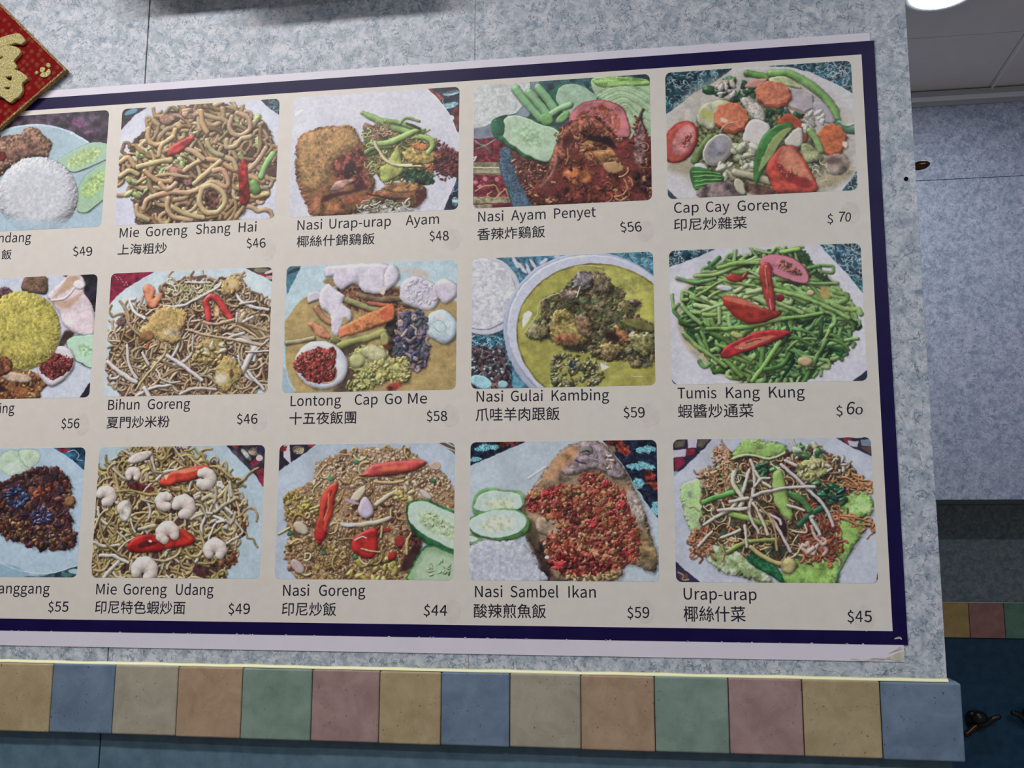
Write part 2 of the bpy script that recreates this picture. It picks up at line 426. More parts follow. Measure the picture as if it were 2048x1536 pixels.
    def C(s, reg, n, size, pal, asp=.6, sh=2.0, spec=.2, jit=18, bev=.8, shade=.5, ang=None, spread=3.14, wob=0):
        q = catmull(s.tf(reg), True, 12); size *= s.k
        sv = s.tf
        for _ in range(n):
            p = s.pick(q); r = size * s.rs.uniform(.55, 1.3); a0 = (ang or 0) + s.rs.uniform(-spread, spread); m_ = 7
            t = np.linspace(0, 2 * np.pi, m_, endpoint=False); rr = r * s.rs.uniform(.75, 1.15, m_)
            P = np.c_[rr * np.cos(t), asp * rr * np.sin(t)]; ca, sa = math.cos(a0), math.sin(a0)
            P = p + np.c_[P[:, 0] * ca - P[:, 1] * sa, P[:, 0] * sa + P[:, 1] * ca]
            c = np.array(pal[s.rs.randint(len(pal))], float) + s.rs.normal(0, jit * .5) + s.rs.normal(0, 3, 3)
            s.tf = lambda z: np.asarray(z, float)
            s.F(P, c, bev=max(2, r * bev), sh=sh, spec=spec, dark=shade, wob=wob)
            s.tf = sv
    def final(s, warp=1.1, sat=.77, soft=2):
        dx = NZ['b'] * warp * .6 + NZ['c'] * warp * .45; dy = NZ['e'] * warp * .5 + np.roll(NZ['b'], 97, 1) * warp * .6
        fx = np.clip(XX + dx, 0, IW - 1.01); fy = np.clip(YY + dy, 0, IH - 1.01); ix = fx.astype(int); iy = fy.astype(int)
        fx = (fx - ix)[..., None]; fy = (fy - iy)[..., None]; I = s.im
        im = (I[iy, ix] * (1 - fx) + I[iy, ix + 1] * fx) * (1 - fy) + (I[iy + 1, ix] * (1 - fx) + I[iy + 1, ix + 1] * fx) * fy
        for _ in range(soft):
            p = np.pad(im, ((1, 1), (1, 1), (0, 0)), 'edge')
            im = (p[:-2, 1:-1] + p[2:, 1:-1] + p[1:-1, :-2] + p[1:-1, 2:] + 2 * p[1:-1, 1:-1]) / 6
        g = im.mean(2, keepdims=True); im = g + (im - g) * sat
        g0 = np.clip((.62 - im.mean(2)) * 4, 0, 1); im = im * (1 + (NZ['b'] * .09 + NZ['e'] * .04) * g0 + NZ['c'] * .018 + NZ['d'] * .006)[..., None] + np.array([.012, .010, .016])
        return np.clip(im, 0, 1)
    def done(s, gain):
        a = s2l(s.final() * 255) * gain
        return l2s(a).astype(np.float32)
# ---- batik and other cloth corners
TEAL = (22, 66, 84)
def batik(P, pts, base=(24, 62, 78), seed=0, n=40, sc=22, line=(176, 196, 200)):
    """dark teal wax-print cloth seen beside the plate"""
    def draw():
        P.F(pts, base, smooth=False, nz=.12, nk='b'); P.C(pts, n // 2, 34, [(22, 84, 104), (34, 104, 122), (14, 44, 66)], sh=0, spec=.05, shade=.2)
        for k in range(n):
            q = P.pick(P.tf(pts)); a = P.rs.uniform(0, 6.3); L = P.rs.uniform(7, 16) * sc / 13; z = [q]
            for t in range(P.rs.randint(3, 5)):
                a += P.rs.choice([-1.5, 1.4, -.9, .9]); q = q + L * np.array([math.cos(a), math.sin(a)]) * P.rs.uniform(.5, 1); z.append(q)
            P.S(z, 1.25, line if k % 3 else (110, 150, 165), raw=True, sh=0, shade=.1, spec=0, alpha=.85)
    clipped(P, pts, draw, smooth=False)
def clipped(P, pts, fn, smooth=True):
    """run a drawing function but keep only what falls inside the outline"""
    q = P.tf(pts)
    if smooth: q = catmull(q, True, 9)
    w = P.win(q, 2)
    if not w: return
    keep = P.im.copy(); fn(); x0, x1, y0, y1 = w; a = np.clip(P.sd(q, w) + .5, 0, 1)[..., None]
    new = P.im; P.im = keep; P.im[y0:y1, x0:x1] = keep[y0:y1, x0:x1] * (1 - a) + new[y0:y1, x0:x1] * a
PHOTO = {}
RED = (190, 34, 38); WHITE = (196, 198, 212)
# -- row 0
def p00():
    P = Paint(0, 0, 0, 200, 4.517, (56, 44, 62))
    P.F([(-500, 100), (1000, 90), (1000, 420), (-500, 420)], (62, 48, 68), smooth=False, nz=.18)
    for a in ((700, 215, 60, 35, 20), (830, 300, 70, 18, 20), (400, 150, 30, 10, 0), (120, 160, 40, 16, 0)): P.E(*a, (108, 52, 96), nz=.2, wob=3, soft=3, alpha=.8)
    P.E(330, 830, 700, 610, 0, (150, 178, 192), nz=.02, nk='a', rim=(8, (178, 200, 212)))
    P.F([(-420, 330), (-150, 280), (20, 330), (0, 600), (-420, 600)], (110, 60, 45), bev=14, nz=.2, wob=2)
    P.F([(0, 350), (60, 320), (190, 310), (215, 270), (280, 250), (340, 262), (400, 320), (470, 390), (450, 470), (430, 530), (330, 520), (200, 560), (80, 620), (20, 690), (-60, 700), (-80, 420)], (112, 80, 66), bev=26, nz=.13, nk='c', col2=(134, 98, 76), sh=4, wob=1.5)
    P.E(215, 460, 190, 60, -15, (128, 86, 76), bev=16, nz=.12, alpha=.6, soft=8)
    P.E(10, 510, 55, 45, 0, (88, 24, 26), bev=10, nz=.2, soft=3)
    P.F([(520, 560), (640, 470), (800, 395), (920, 380), (1010, 420), (1000, 520), (860, 590), (720, 645), (640, 650)], (150, 188, 160), bev=5, sh=4, rim=(3, (96, 140, 112)))
    P.E(765, 520, 170, 62, -25, (166, 192, 118), nz=.08, nk='c', soft=14, alpha=.85)
    P.F([(690, 960), (700, 820), (780, 680), (900, 600), (1010, 560), (1010, 820), (880, 950), (790, 1015), (720, 1015)], (146, 186, 150), bev=5, sh=5, rim=(3, (90, 132, 90)))
    P.E(850, 770, 150, 70, -50, (158, 190, 104), nz=.08, nk='c', soft=14, alpha=.85)
    P.E(345, 860, 362, 345, 0, (182, 186, 196), bev=60, nz=.015, nk='c', dark=.35, wob=1.2, sh=4)
    P.C([(30, 640), (200, 560), (480, 580), (680, 800), (660, 1080), (20, 1080)], 260, 9, [(188, 192, 202), (178, 183, 195), (192, 195, 204)], asp=.4, sh=0, shade=.09, jit=4, spec=0)
    P.F([(0, 1060), (400, 1100), (950, 1080), (950, 1200), (0, 1200)], (152, 182, 200), soft=22, alpha=.8)
    return P
def p01():
    P = Paint(0, 1, 220, 180, 4.267, (190, 194, 214))
    P.sw = 1
    P.im *= (1 + NZ['a'] * .015)[..., None]
    P.F([(90, 150), (320, 150), (210, 220), (95, 345)], (62, 50, 62), smooth=False, nz=.2); P.E(180, 190, 60, 22, -20, (80, 140, 168), soft=3)
    batik(P, [(1270, 70), (1460, 60), (1460, 225), (1370, 165)], (40, 48, 66), n=20, sc=10, line=(100, 150, 175))
    R = [(440, 200), (580, 165), (760, 120), (960, 105), (1120, 190), (1280, 240), (1370, 360), (1410, 520), (1420, 740), (1300, 770), (1290, 900), (1200, 960), (1110, 1090), (900, 1130), (640, 1150), (450, 1150), (240, 1150), (225, 1000), (175, 880), (165, 760), (90, 720), (90, 600), (175, 540), (190, 450), (330, 320)]
    P.F(R, (98, 72, 50), nz=.22, nk='c', col2=(66, 46, 42), wob=2, sh=5)
    pal = [(166, 138, 98), (180, 152, 110), (146, 116, 76), (158, 126, 84), (134, 104, 68)]
    P.N(R, 90, 260, 13, pal, curl=.35)
    P.C(R, 26, 50, [(150, 168, 96), (134, 150, 84), (120, 84, 66), (138, 96, 78)], sh=3, wob=1)
    P.N(R, 95, 330, 17, pal, curl=.45)
    for x, y, r in ((280, 560, 95), (650, 590, 85), (260, 800, 110), (760, 380, 55), (1130, 310, 60), (450, 670, 50), (330, 520, 60)):
        P.C([(x - r, y - r * .6), (x + r, y - r * .7), (x + r, y + r * .8), (x - r, y + r * .8)], 9, r * .42, [(152, 172, 100), (172, 186, 124), (134, 156, 88), (188, 196, 150)], sh=2)
    P.E(620, 740, 120, 55, 35, (120, 78, 72), bev=20, nz=.2, sh=4, wob=1.5); P.E(490, 250, 70, 45, 0, (142, 104, 84), bev=14, nz=.2, sh=2, wob=1); P.E(690, 210, 80, 45, -10, (160, 120, 96), bev=14, nz=.2, wob=1)
    P.N(R, 26, 300, 18, pal, curl=.4)
    c = (180, 152, 106)
    for pts in ([(640, 690), (760, 610), (900, 600), (1080, 690), (1310, 780)], [(720, 800), (850, 690), (975, 580)], [(890, 690), (970, 690), (1010, 800), (970, 880)], [(960, 570), (1050, 600), (1080, 680)],
                [(290, 1010), (330, 930), (500, 880), (700, 870), (860, 790), (990, 830)], [(330, 330), (330, 420), (400, 470), (520, 420), (560, 340)], [(300, 690), (400, 770), (520, 780)], [(430, 800), (490, 850), (560, 800)],
                [(1040, 230), (1020, 330), (1090, 390), (1190, 340), (1180, 240), (1090, 200)], [(500, 930), (490, 1020), (560, 1090), (700, 1110)], [(540, 1000), (650, 1060), (800, 1090)], [(90, 620), (160, 580), (210, 650)], [(90, 740), (170, 690), (240, 720)],
                [(1195, 905), (1260, 910), (1350, 885)], [(230, 990), (240, 1060), (330, 1110)], [(660, 510), (740, 540), (800, 590)], [(830, 430), (860, 510), (960, 560)], [(780, 180), (790, 280), (830, 360)], [(420, 560), (440, 480), (540, 400)], [(240, 660), (380, 620), (520, 600)],
                [(1000, 430), (1000, 490), (1080, 470), (1120, 420), (1200, 400)], [(1180, 690), (1260, 610), (1330, 500)]):
        P.S(pts, 21, (c[0] + P.rs.randint(-14, 10), c[1] + P.rs.randint(-14, 6), c[2] + P.rs.randint(-14, 6)), spec=.2, sh=3)
    P.E(870, 930, 62, 82, 0, (86, 52, 40), soft=6, nz=.3, nk='c'); P.S([(790, 830), (765, 960), (820, 1040), (920, 1040), (985, 950), (950, 860), (850, 815), (790, 840)], 22, (186, 158, 108), spec=.25, sh=3)
    P.F([(495, 570), (520, 490), (590, 440), (720, 388), (725, 420), (690, 460), (600, 530)], (176, 46, 44), bev=12, nz=.08, spec=.15, sh=4)
    P.F([(1135, 585), (1175, 640), (1180, 760), (1195, 930), (1150, 985), (1110, 960), (1105, 840), (1095, 700)], (160, 32, 30), bev=14, nz=.1, spec=.25, sh=4)
    P.S([(1390, 550), (1330, 640), (1290, 740)], 26, (128, 182, 104), sh=3); P.S([(1230, 800), (1250, 860)], 40, (100, 140, 70), sh=2)
    P.F([(1330, 700), (1420, 650), (1415, 750)], (98, 62, 58), bev=5)
    return P
def p02():
    P = Paint(0, 2, 570, 160, 4.267, (194, 196, 210)); P.im *= (1 + NZ['a'] * .02)[..., None]
    P.sw = .85
    batik(P, [(1080, 60), (1500, 40), (1500, 1130), (1350, 1130), (1440, 900), (1490, 650), (1440, 430), (1300, 220)], (28, 40, 66), n=10, sc=14)
    for a in ((1280, 130, 80, 32, 40), (1460, 300, 40, 70, 10), (1450, 420, 30, 60, 10)): P.E(*a, (128, 46, 36), nz=.15, soft=3)
    for a in ((1420, 110, 70, 26, -8), (1400, 220, 80, 26, -12), (1400, 330, 45, 26, -12), (1160, 100, 40, 14, 30), (1480, 480, 20, 30, 0), (1450, 1040, 30, 40, 0)): P.E(*a, (130, 176, 190), nz=.25, nk='e', soft=3)
    P.E(640, 640, 858, 760, 0, (194, 196, 210), nz=.015, nk='a', rim=(4, (208, 210, 222)))
    P.F([(40, 100), (700, 90), (1100, 95), (1110, 250), (700, 280), (60, 300)], (200, 200, 212), soft=40, alpha=.5)
    P.S([(95, 300), (150, 260)], 14, (220, 220, 232), sh=0, shade=.2)
    # rice under the vegetables
    P.E(900, 1090, 260, 60, 0, (176, 176, 176), nz=.1, nk='c', soft=8)
    # fried chicken
    K = [(100, 560), (140, 470), (230, 430), (330, 400), (470, 400), (530, 385), (600, 430), (650, 520), (700, 600), (720, 740), (770, 880), (760, 960), (880, 900), (1060, 870), (1190, 920), (1200, 1010), (1100, 1090), (900, 1040), (780, 1080), (600, 1140), (400, 1170), (250, 1170), (180, 1060), (130, 940), (90, 800), (90, 680)]
    P.F(K, (150, 104, 58), bev=30, nz=.13, nk='b', col2=(126, 74, 50), sh=6, wob=2)
    P.F([(110, 640), (160, 480), (330, 420), (520, 410), (620, 480), (620, 580), (500, 660), (420, 700), (380, 820), (340, 900), (220, 950), (140, 860)], (170, 132, 78), bev=34, nz=.13, nk='c', col2=(156, 112, 62), soft=10, dark=.3)
    P.F([(420, 690), (520, 630), (640, 570), (700, 640), (680, 780), (720, 900), (620, 940), (520, 880), (430, 850), (400, 770)], (104, 44, 40), nz=.2, nk='c', soft=12, col2=(120, 62, 46))
    P.F([(520, 740), (560, 700), (600, 720), (570, 830), (500, 830)], (44, 26, 30), soft=10)
    P.F([(330, 1000), (440, 960), (580, 940), (650, 860), (700, 920), (560, 970), (420, 1010), (310, 1060)], (70, 30, 34), soft=9)
    P.F([(380, 940), (430, 880), (520, 850), (600, 855), (540, 900), (450, 945)], (186, 138, 122), bev=10, nz=.1)
    P.E(620, 1020, 160, 42, -8, (150, 72, 44), nz=.15, soft=14, alpha=.7); P.E(400, 1090, 150, 42, 0, (140, 86, 46), nz=.15, soft=14, alpha=.7)
    P.E(1000, 920, 160, 42, 0, (150, 104, 62), bev=10, nz=.15, soft=5); P.F([(1120, 940), (1200, 960), (1170, 1060), (1120, 1040)], (74, 38, 34), soft=6); P.S([(700, 970), (900, 1010), (1060, 1010)], 10, (80, 34, 30), sh=0)
    P.N(K, 120, 70, 3, [(188, 150, 92), (120, 76, 48), (168, 124, 70)], sh=0, alpha=1) if False else None
    P.C(K, 60, 9, [(178, 138, 84), (126, 78, 50), (160, 112, 64), (140, 84, 56)], sh=0, spec=.05, shade=.4, jit=8)
    # vegetables
    V = [(680, 400), (900, 420), (1150, 430), (1280, 540), (1300, 700), (1220, 860), (1000, 860), (820, 860), (700, 640)]
    P.F(V, (120, 108, 52), nz=.3, nk='c', col2=(70, 78, 40), wob=3)
    P.N(V, 120, 120, 6, [(172, 168, 92), (150, 126, 60), (184, 180, 120), (120, 140, 66), (168, 108, 56)], curl=.6)
    P.E(1380, 700, 150, 115, 35, (96, 40, 44), bev=18, nz=.3, nk='c', sh=4, wob=4)
    P.C([(1270, 540), (1380, 530), (1470, 680), (1440, 800), (1370, 860), (1290, 800)], 80, 16, [(104, 44, 46), (80, 30, 36), (128, 66, 64)], sh=1)
    P.N([(1150, 640), (1280, 640), (1300, 780), (1200, 800)], 22, 90, 8, [(176, 108, 60), (150, 84, 48)], curl=.9)
    P.F([(970, 820), (1080, 760), (1200, 790), (1280, 870), (1180, 900), (1100, 870)], (34, 66, 46), nz=.2, soft=4)
    P.N([(1000, 780), (1260, 800), (1280, 880), (1050, 860)], 24, 80, 8, [(46, 100, 66), (30, 74, 50), (70, 110, 60)])
    P.F([(880, 700), (960, 560), (1000, 720), (1010, 780), (900, 860), (830, 870), (810, 760)], (170, 180, 84), bev=12, nz=.08, sh=3)
    P.F([(1000, 620), (1150, 560), (1250, 600), (1270, 700), (1080, 720)], (166, 140, 70), bev=12, nz=.15, nk='c', sh=2)
    P.E(1150, 570, 70, 30, 10, (178, 104, 54), bev=6, nz=.2)
    P.S([(1130, 480), (1230, 500), (1260, 560), (1220, 620)], 26, (148, 182, 92), sh=3)
    P.E(740, 610, 60, 40, -20, (106, 130, 58), bev=12, sh=3)
    P.S([(690, 620), (760, 580), (900, 570)], 22, (108, 136, 60))
    P.S([(660, 280), (760, 330), (880, 380), (1010, 430), (1130, 450)], 38, (132, 170, 84), sh=4, taper=.5); P.S([(860, 350), (1020, 380), (1180, 440)], 24, (120, 158, 78), sh=3)
    P.S([(720, 540), (860, 540), (980, 500), (1100, 440), (1190, 420)], 32, (140, 178, 88), sh=4, taper=.7)
    P.S([(980, 370), (1020, 330), (1070, 330), (1140, 350)], 14, (124, 156, 84)); P.S([(1040, 370), (1150, 420)], 10, (40, 60, 50))
    P.S([(760, 470), (770, 540), (810, 620), (870, 690), (960, 730), (1080, 730)], 15, (204, 192, 150), sh=3); P.S([(750, 480), (800, 460), (850, 480)], 9, (196, 180, 150)); P.S([(1000, 740), (1160, 735)], 9, (200, 190, 130))
    P.N([(640, 380), (900, 380), (880, 500), (680, 520)], 20, 110, 5, [(164, 120, 96), (180, 150, 120)], curl=.9)
    P.N([(680, 1030), (1060, 1060), (1030, 1130), (640, 1130)], 40, 80, 7, [(186, 184, 170), (160, 160, 140), (110, 110, 70)])
    return P
def p03():
    P = Paint(0, 3, 930, 130, 3.938, (60, 74, 90))
    P.sw = 1
    batik(P, [(470, 60), (1500, 60), (1500, 320), (480, 420)], (44, 84, 92), n=40, sc=14, line=(96, 140, 140))
    # batik mat lower left
    P.F([(40, 540), (420, 540), (420, 1150), (40, 1150)], (118, 30, 44), smooth=False, nz=.2, nk='c')
    P.F([(40, 768), (330, 768), (330, 868), (40, 868)], (140, 136, 104), smooth=False, nz=.1); P.S([(60, 812), (300, 812)], 8, (190, 184, 140), sh=0); P.S([(60, 862), (300, 858)], 5, (90, 70, 50), sh=0)
    P.F([(40, 1040), (420, 1040), (420, 1150), (40, 1150)], (138, 130, 96), smooth=False, nz=.14, nk='c'); P.S([(60, 1095), (420, 1090)], 5, (100, 40, 50), sh=0)
    P.F([(215, 1100), (400, 1095), (400, 1150), (215, 1150)], (96, 26, 40), smooth=False)
    for x, y in ((85, 925), (160, 900), (250, 905), (120, 960)): P.E(x, y, 18, 18, 0, (190, 110, 128), soft=3)
    P.S([(80, 1000), (150, 960), (230, 950), (270, 1010), (230, 1060), (180, 1030), (210, 1000)], 6, (160, 140, 84), sh=0); P.S([(260, 1040), (320, 980), (340, 1060)], 6, (160, 140, 84), sh=0)
    P.S([(80, 600), (150, 640), (240, 590)], 6, (120, 130, 140), sh=0); P.S([(100, 660), (160, 650), (200, 690)], 10, (110, 100, 60), sh=0)
    P.S([(60, 740), (90, 725), (70, 760)], 6, (200, 200, 210), sh=0)
    # plate with rice
    P.E(180, 240, 420, 330, -22, (120, 134, 150), soft=2)
    P.F([(40, 120), (470, 120), (500, 220), (470, 300), (400, 380), (300, 400), (200, 470), (60, 520), (30, 500)], (186, 194, 192), nz=.03, nk='c', sh=3, rim=(3, (204, 212, 216)))
    P.F([(50, 510), (220, 490), (240, 560), (150, 575), (50, 560)], (112, 122, 142), soft=4)
    # stone dish rim
    P.F([(300, 640), (400, 700), (520, 900), (600, 1120), (400, 1130), (330, 980), (280, 840), (270, 740)], (62, 90, 114), bev=12, nz=.12, nk='d', sh=4)
    P.F([(330, 600), (420, 640), (700, 780), (700, 1130), (560, 1130), (440, 940), (400, 840), (370, 720)], (96, 52, 44), nz=.2, nk='c', smooth=True)
    P.C([(380, 740), (640, 800), (640, 1100), (540, 1100), (420, 900)], 190, 15, [(140, 74, 58), (112, 50, 42), (90, 36, 34), (170, 110, 84)], sh=1, spec=.3)
    # cabbage right top
    P.F([(1000, 110), (1180, 95), (1330, 100), (1460, 150), (1500, 420), (1500, 600), (1240, 560), (1100, 300), (1020, 240)], (160, 194, 146), nz=.05, bev=10)
    P.F([(1000, 120), (1160, 95), (1380, 110), (1450, 160), (1250, 170), (1080, 180)], (140, 186, 96), nz=.12, nk='e', bev=8)
    for k in range(9):
        P.S([(1020 + k * 14, 230 + k * 22), (1180 + k * 12, 160 + k * 22), (1330, 170 + k * 30), (1480, 250 + k * 36)], 5, (190, 210, 172) if k % 2 else (132, 176, 112), sh=0, alpha=.7)
    # cucumber and beans
    P.F([(670, 230), (720, 170), (800, 140), (920, 180), (1010, 260), (1040, 300), (900, 420), (800, 420), (720, 320)], (36, 98, 72), bev=8, sh=3, smooth=True)
    P.F([(720, 240), (760, 170), (860, 150), (960, 190), (1040, 280), (900, 400), (800, 410), (730, 310)], (150, 186, 156), bev=4, nz=.04)
    P.F([(215, 440), (320, 395), (480, 410), (640, 450), (760, 540), (700, 740), (640, 775), (500, 740), (380, 670), (260, 590), (215, 540)], (34, 92, 62), bev=12, nz=.12, sh=5)
    P.F([(315, 420), (440, 405), (600, 470), (750, 540), (700, 700), (640, 765), (520, 725), (400, 650), (300, 560)], (168, 200, 166), bev=5, nz=.03, rim=(3, (196, 216, 180)))
    P.E(500, 560, 130, 70, 30, (150, 190, 144), nz=.08, nk='c', soft=16, alpha=.7)
    P.F([(225, 440), (290, 430), (310, 460), (300, 550), (230, 530)], (30, 96, 66), bev=6, spec=.2)
    for a in ([(400, 190), (480, 290), (600, 420)], [(505, 220), (580, 310), (660, 400)], [(575, 180), (640, 260), (720, 370)]): P.S(a, 34, (122, 180, 122), sh=4, spec=.1)
    P.S([(680, 390), (740, 350), (825, 315)], 26, (130, 186, 124), sh=3); P.E(640, 430, 58, 48, 20, (112, 172, 96), bev=10, sh=3); P.E(770, 415, 66, 34, -40, (120, 178, 104), bev=10, sh=3)
    # tomato
    P.F([(820, 430), (850, 360), (930, 300), (1080, 275), (1200, 310), (1270, 390), (1300, 560), (1180, 580), (1000, 560), (840, 470)], (200, 108, 116), bev=8, nz=.05, sh=3, rim=(5, (176, 74, 76)))
    P.F([(870, 430), (960, 350), (1080, 320), (1190, 380), (1230, 480), (1180, 540), (1000, 480)], (186, 96, 84), nz=.15, nk='c', soft=6)
    P.E(1080, 340, 36, 22, 0, (150, 60, 30), soft=4); P.E(920, 390, 40, 16, -40, (160, 76, 48), soft=4); P.E(1210, 460, 18, 40, 0, (170, 84, 56), soft=4)
    # chicken under sambal
    K = [(740, 520), (830, 450), (980, 400), (1080, 440), (1200, 560), (1310, 580), (1330, 480), (1350, 400), (1385, 400), (1400, 460), (1440, 560), (1470, 620), (1480, 1080), (1200, 1090), (900, 1100), (560, 1110), (500, 1010), (600, 880), (690, 760)]
    P.F(K, (128, 56, 40), bev=26, nz=.2, nk='b', col2=(92, 34, 32), sh=6, wob=3)
    P.F([(740, 560), (830, 470), (950, 420), (1060, 440), (1130, 540), (1000, 500), (900, 560), (820, 700), (700, 820), (560, 990), (640, 860)], (152, 84, 62), bev=16, nz=.15, nk='c', soft=5)
    P.F([(920, 520), (1010, 560), (1120, 560), (1190, 650), (1120, 640), (1020, 600), (940, 570)], (34, 16, 22), soft=9)
    P.F([(780, 560), (860, 520), (850, 600), (800, 700), (770, 660)], (84, 36, 34), soft=8)
    P.F([(960, 590), (1120, 640), (1200, 720), (1240, 820), (1100, 800), (950, 740), (900, 660)], (168, 112, 62), bev=14, nz=.2, nk='e', soft=6)
    P.F([(1090, 780), (1220, 760), (1250, 830), (1140, 860)], (186, 140, 84), bev=8, soft=4)
    P.E(890, 880, 120, 70, 10, (176, 92, 48), bev=24, nz=.16, soft=14, spec=.1)
    P.E(1080, 1000, 260, 60, 0, (108, 44, 34), nz=.25, nk='c', soft=20)
    P.F([(1330, 560), (1360, 480), (1400, 350), (1390, 450), (1420, 540), (1420, 760), (1340, 780)], (132, 92, 90), bev=10, nz=.2, nk='c', sh=3)
    P.S([(1400, 350), (1365, 440)], 10, (84, 60, 60)); P.E(1400, 920, 90, 90, 0, (60, 28, 34), nz=.35, nk='c', soft=20); P.E(760, 1020, 80, 50, 0, (70, 24, 28), soft=20, nz=.3)
    P.C(K, 110, 30, [(152, 84, 58), (120, 50, 38), (92, 34, 30), (178, 110, 70), (142, 66, 50)], sh=2, spec=.15, shade=.4, wob=2, asp=.4, ang=.9, spread=.7)
    P.N(K, 26, 120, 6, [(176, 118, 72), (150, 84, 54), (120, 50, 40)], curl=.3, ang=.9, spread=.7, spec=.3)
    P.F([(920, 540), (1010, 570), (1120, 575), (1180, 640), (1110, 630), (1010, 600)], (34, 16, 22), soft=12, alpha=.85)
    P.S([(720, 740), (690, 850), (600, 960)], 14, (168, 120, 112), sh=0, alpha=.5, soft=5)
    return P
def p04():
    P = Paint(0, 4, 1320, 110, 3.746, (198, 196, 200))
    P.sw = .85
    batik(P, [(20, 100), (560, 90), (440, 180), (250, 290), (140, 380), (30, 460)], n=70, sc=13, line=(176, 190, 196))
    batik(P, [(790, 85), (1460, 30), (1460, 300), (1340, 230), (1120, 130), (960, 92)], n=80, sc=13, line=(176, 190, 196))
    batik(P, [(1350, 1040), (1500, 830), (1500, 1040)], n=20, sc=10); P.F([(40, 990), (90, 1040), (150, 1090), (40, 1090)], (50, 66, 88), smooth=False)
    P.E(760, 640, 720, 520, 4, (176, 166, 148), nz=.06, nk='b', soft=30, alpha=.6)
    P.E(1130, 900, 330, 130, -10, (150, 136, 96), nz=.1, soft=24, alpha=.8, spec=.1); P.E(220, 840, 180, 60, 0, (160, 148, 110), soft=24, alpha=.7)
    P.F([(300, 420), (560, 330), (900, 420), (1150, 560), (1200, 800), (1000, 1010), (600, 1030), (330, 960), (270, 720)], (104, 108, 66), nz=.25, nk='c', soft=10)
    lf = [(48, 98, 62), (62, 118, 72), (36, 80, 60)]
    P.C([(350, 260), (480, 190), (600, 190), (720, 300), (740, 360), (560, 330)], 22, 48, lf, sh=3); P.C([(780, 400), (900, 400), (1080, 440), (900, 520), (800, 520)], 18, 44, lf, sh=3)
    P.S([(650, 140), (720, 150), (800, 170)], 32, (88, 144, 58), sh=4); P.S([(830, 140), (960, 140), (1080, 200), (1180, 270), (1290, 390), (1320, 480)], 36, (120, 176, 84), sh=4, spec=.2)
    P.S([(1310, 500), (1380, 560), (1450, 570)], 30, (60, 118, 84), sh=2); P.S([(1340, 500), (1400, 530), (1450, 520)], 12, (150, 190, 160))
    P.F([(270, 460), (330, 370), (440, 340), (520, 360), (430, 450), (400, 560), (290, 520)], (186, 188, 152), bev=12, nz=.07, sh=3); P.E(350, 450, 60, 40, 30, (180, 180, 96), soft=14)
    P.F([(630, 240), (700, 190), (800, 180), (780, 220), (700, 250)], (196, 130, 116), bev=8, sh=2)
    P.F([(810, 180), (920, 160), (1010, 200), (1060, 250), (960, 240), (830, 210)], (176, 190, 128), bev=8, nz=.08, sh=2)
    def carrot(cx, cy, rx, ry, c, rot=0):
        a = np.linspace(0, 2 * np.pi, 40, endpoint=False); k = 1 + .055 * np.cos(10 * a); r = math.radians(rot)
        q = np.c_[cx + rx * k * np.cos(a) * math.cos(r) - ry * k * np.sin(a) * math.sin(r), cy + rx * k * np.cos(a) * math.sin(r) + ry * k * np.sin(a) * math.cos(r)]
        P.F(q + np.array([4, 18]), (c[0] * .8, c[1] * .6, c[2] * .5), sh=5, bev=6); P.F(q, c, bev=5, nz=.05, nk='c', spec=.05)
    def flower(cx, cy, r, c=(192, 184, 176)):
        P.C([(cx - r, cy - r), (cx + r, cy - r), (cx + r, cy + r), (cx - r, cy + r)], 14, r * .55, [c, (178, 168, 150), (204, 198, 192)], sh=2, shade=.4)
    flower(480, 280, 62)
    P.F([(960, 240), (1140, 300), (1150, 400), (1080, 430), (950, 380)], (178, 166, 174), bev=6, nz=.04, sh=4, smooth=False); P.F([(945, 385), (1080, 425), (1090, 445), (940, 400)], (140, 118, 84), smooth=False)
    carrot(842, 290, 135, 92, (212, 112, 78), 8)
    P.F([(1150, 350), (1240, 370), (1310, 500), (1240, 510), (1160, 420)], (170, 164, 172), bev=10, sh=3)
    P.F([(600, 330), (660, 320), (770, 400), (780, 500), (700, 480), (620, 380)], (184, 176, 166), bev=12, nz=.1, nk='c', sh=3)
    carrot(532, 465, 128, 108, (212, 110, 72), 10); P.E(480, 490, 30, 18, 20, (240, 190, 160), soft=6); P.S([(450, 570), (500, 520), (580, 500)], 6, (230, 180, 160), sh=0, alpha=.7)
    P.F([(870, 500), (960, 440), (1060, 500), (1110, 600), (1080, 660), (1000, 560), (900, 540)], (178, 70, 40), bev=12, sh=3)
    flower(1140, 495, 72, (204, 200, 200))
    carrot(1285, 630, 108, 115, (206, 96, 44), 20); P.F([(1360, 650), (1400, 650), (1390, 700)], (226, 200, 190), soft=3)
    P.S([(1120, 570), (1170, 640), (1200, 720)], 34, (132, 168, 92), sh=3)
    P.E(150, 655, 120, 175, 32, (196, 74, 62), bev=16, sh=4, rim=(8, (176, 56, 44))); P.E(175, 640, 70, 125, 30, (206, 120, 120), nz=.08, soft=8); P.C([(120, 700), (170, 620), (230, 580), (240, 640), (170, 720)], 22, 14, [(150, 50, 44), (200, 150, 140), (170, 60, 54)], sh=0)
    P.S([(260, 790), (310, 700), (380, 620)], 36, (92, 120, 56), sh=3)
    P.F([(650, 520), (720, 480), (820, 530), (790, 640), (720, 690), (620, 640)], (206, 200, 196), bev=8, sh=5)
    P.E(430, 715, 135, 100, -50, (150, 144, 142), bev=12, sh=5, rim=(6, (196, 190, 176))); P.E(430, 700, 90, 62, -50, (140, 138, 150), nz=.06, soft=8)
    P.C([(550, 680), (640, 650), (710, 700), (700, 850), (640, 890), (560, 800)], 26, 50, [(190, 190, 160), (176, 178, 140), (204, 202, 180)], sh=3, shade=.4)
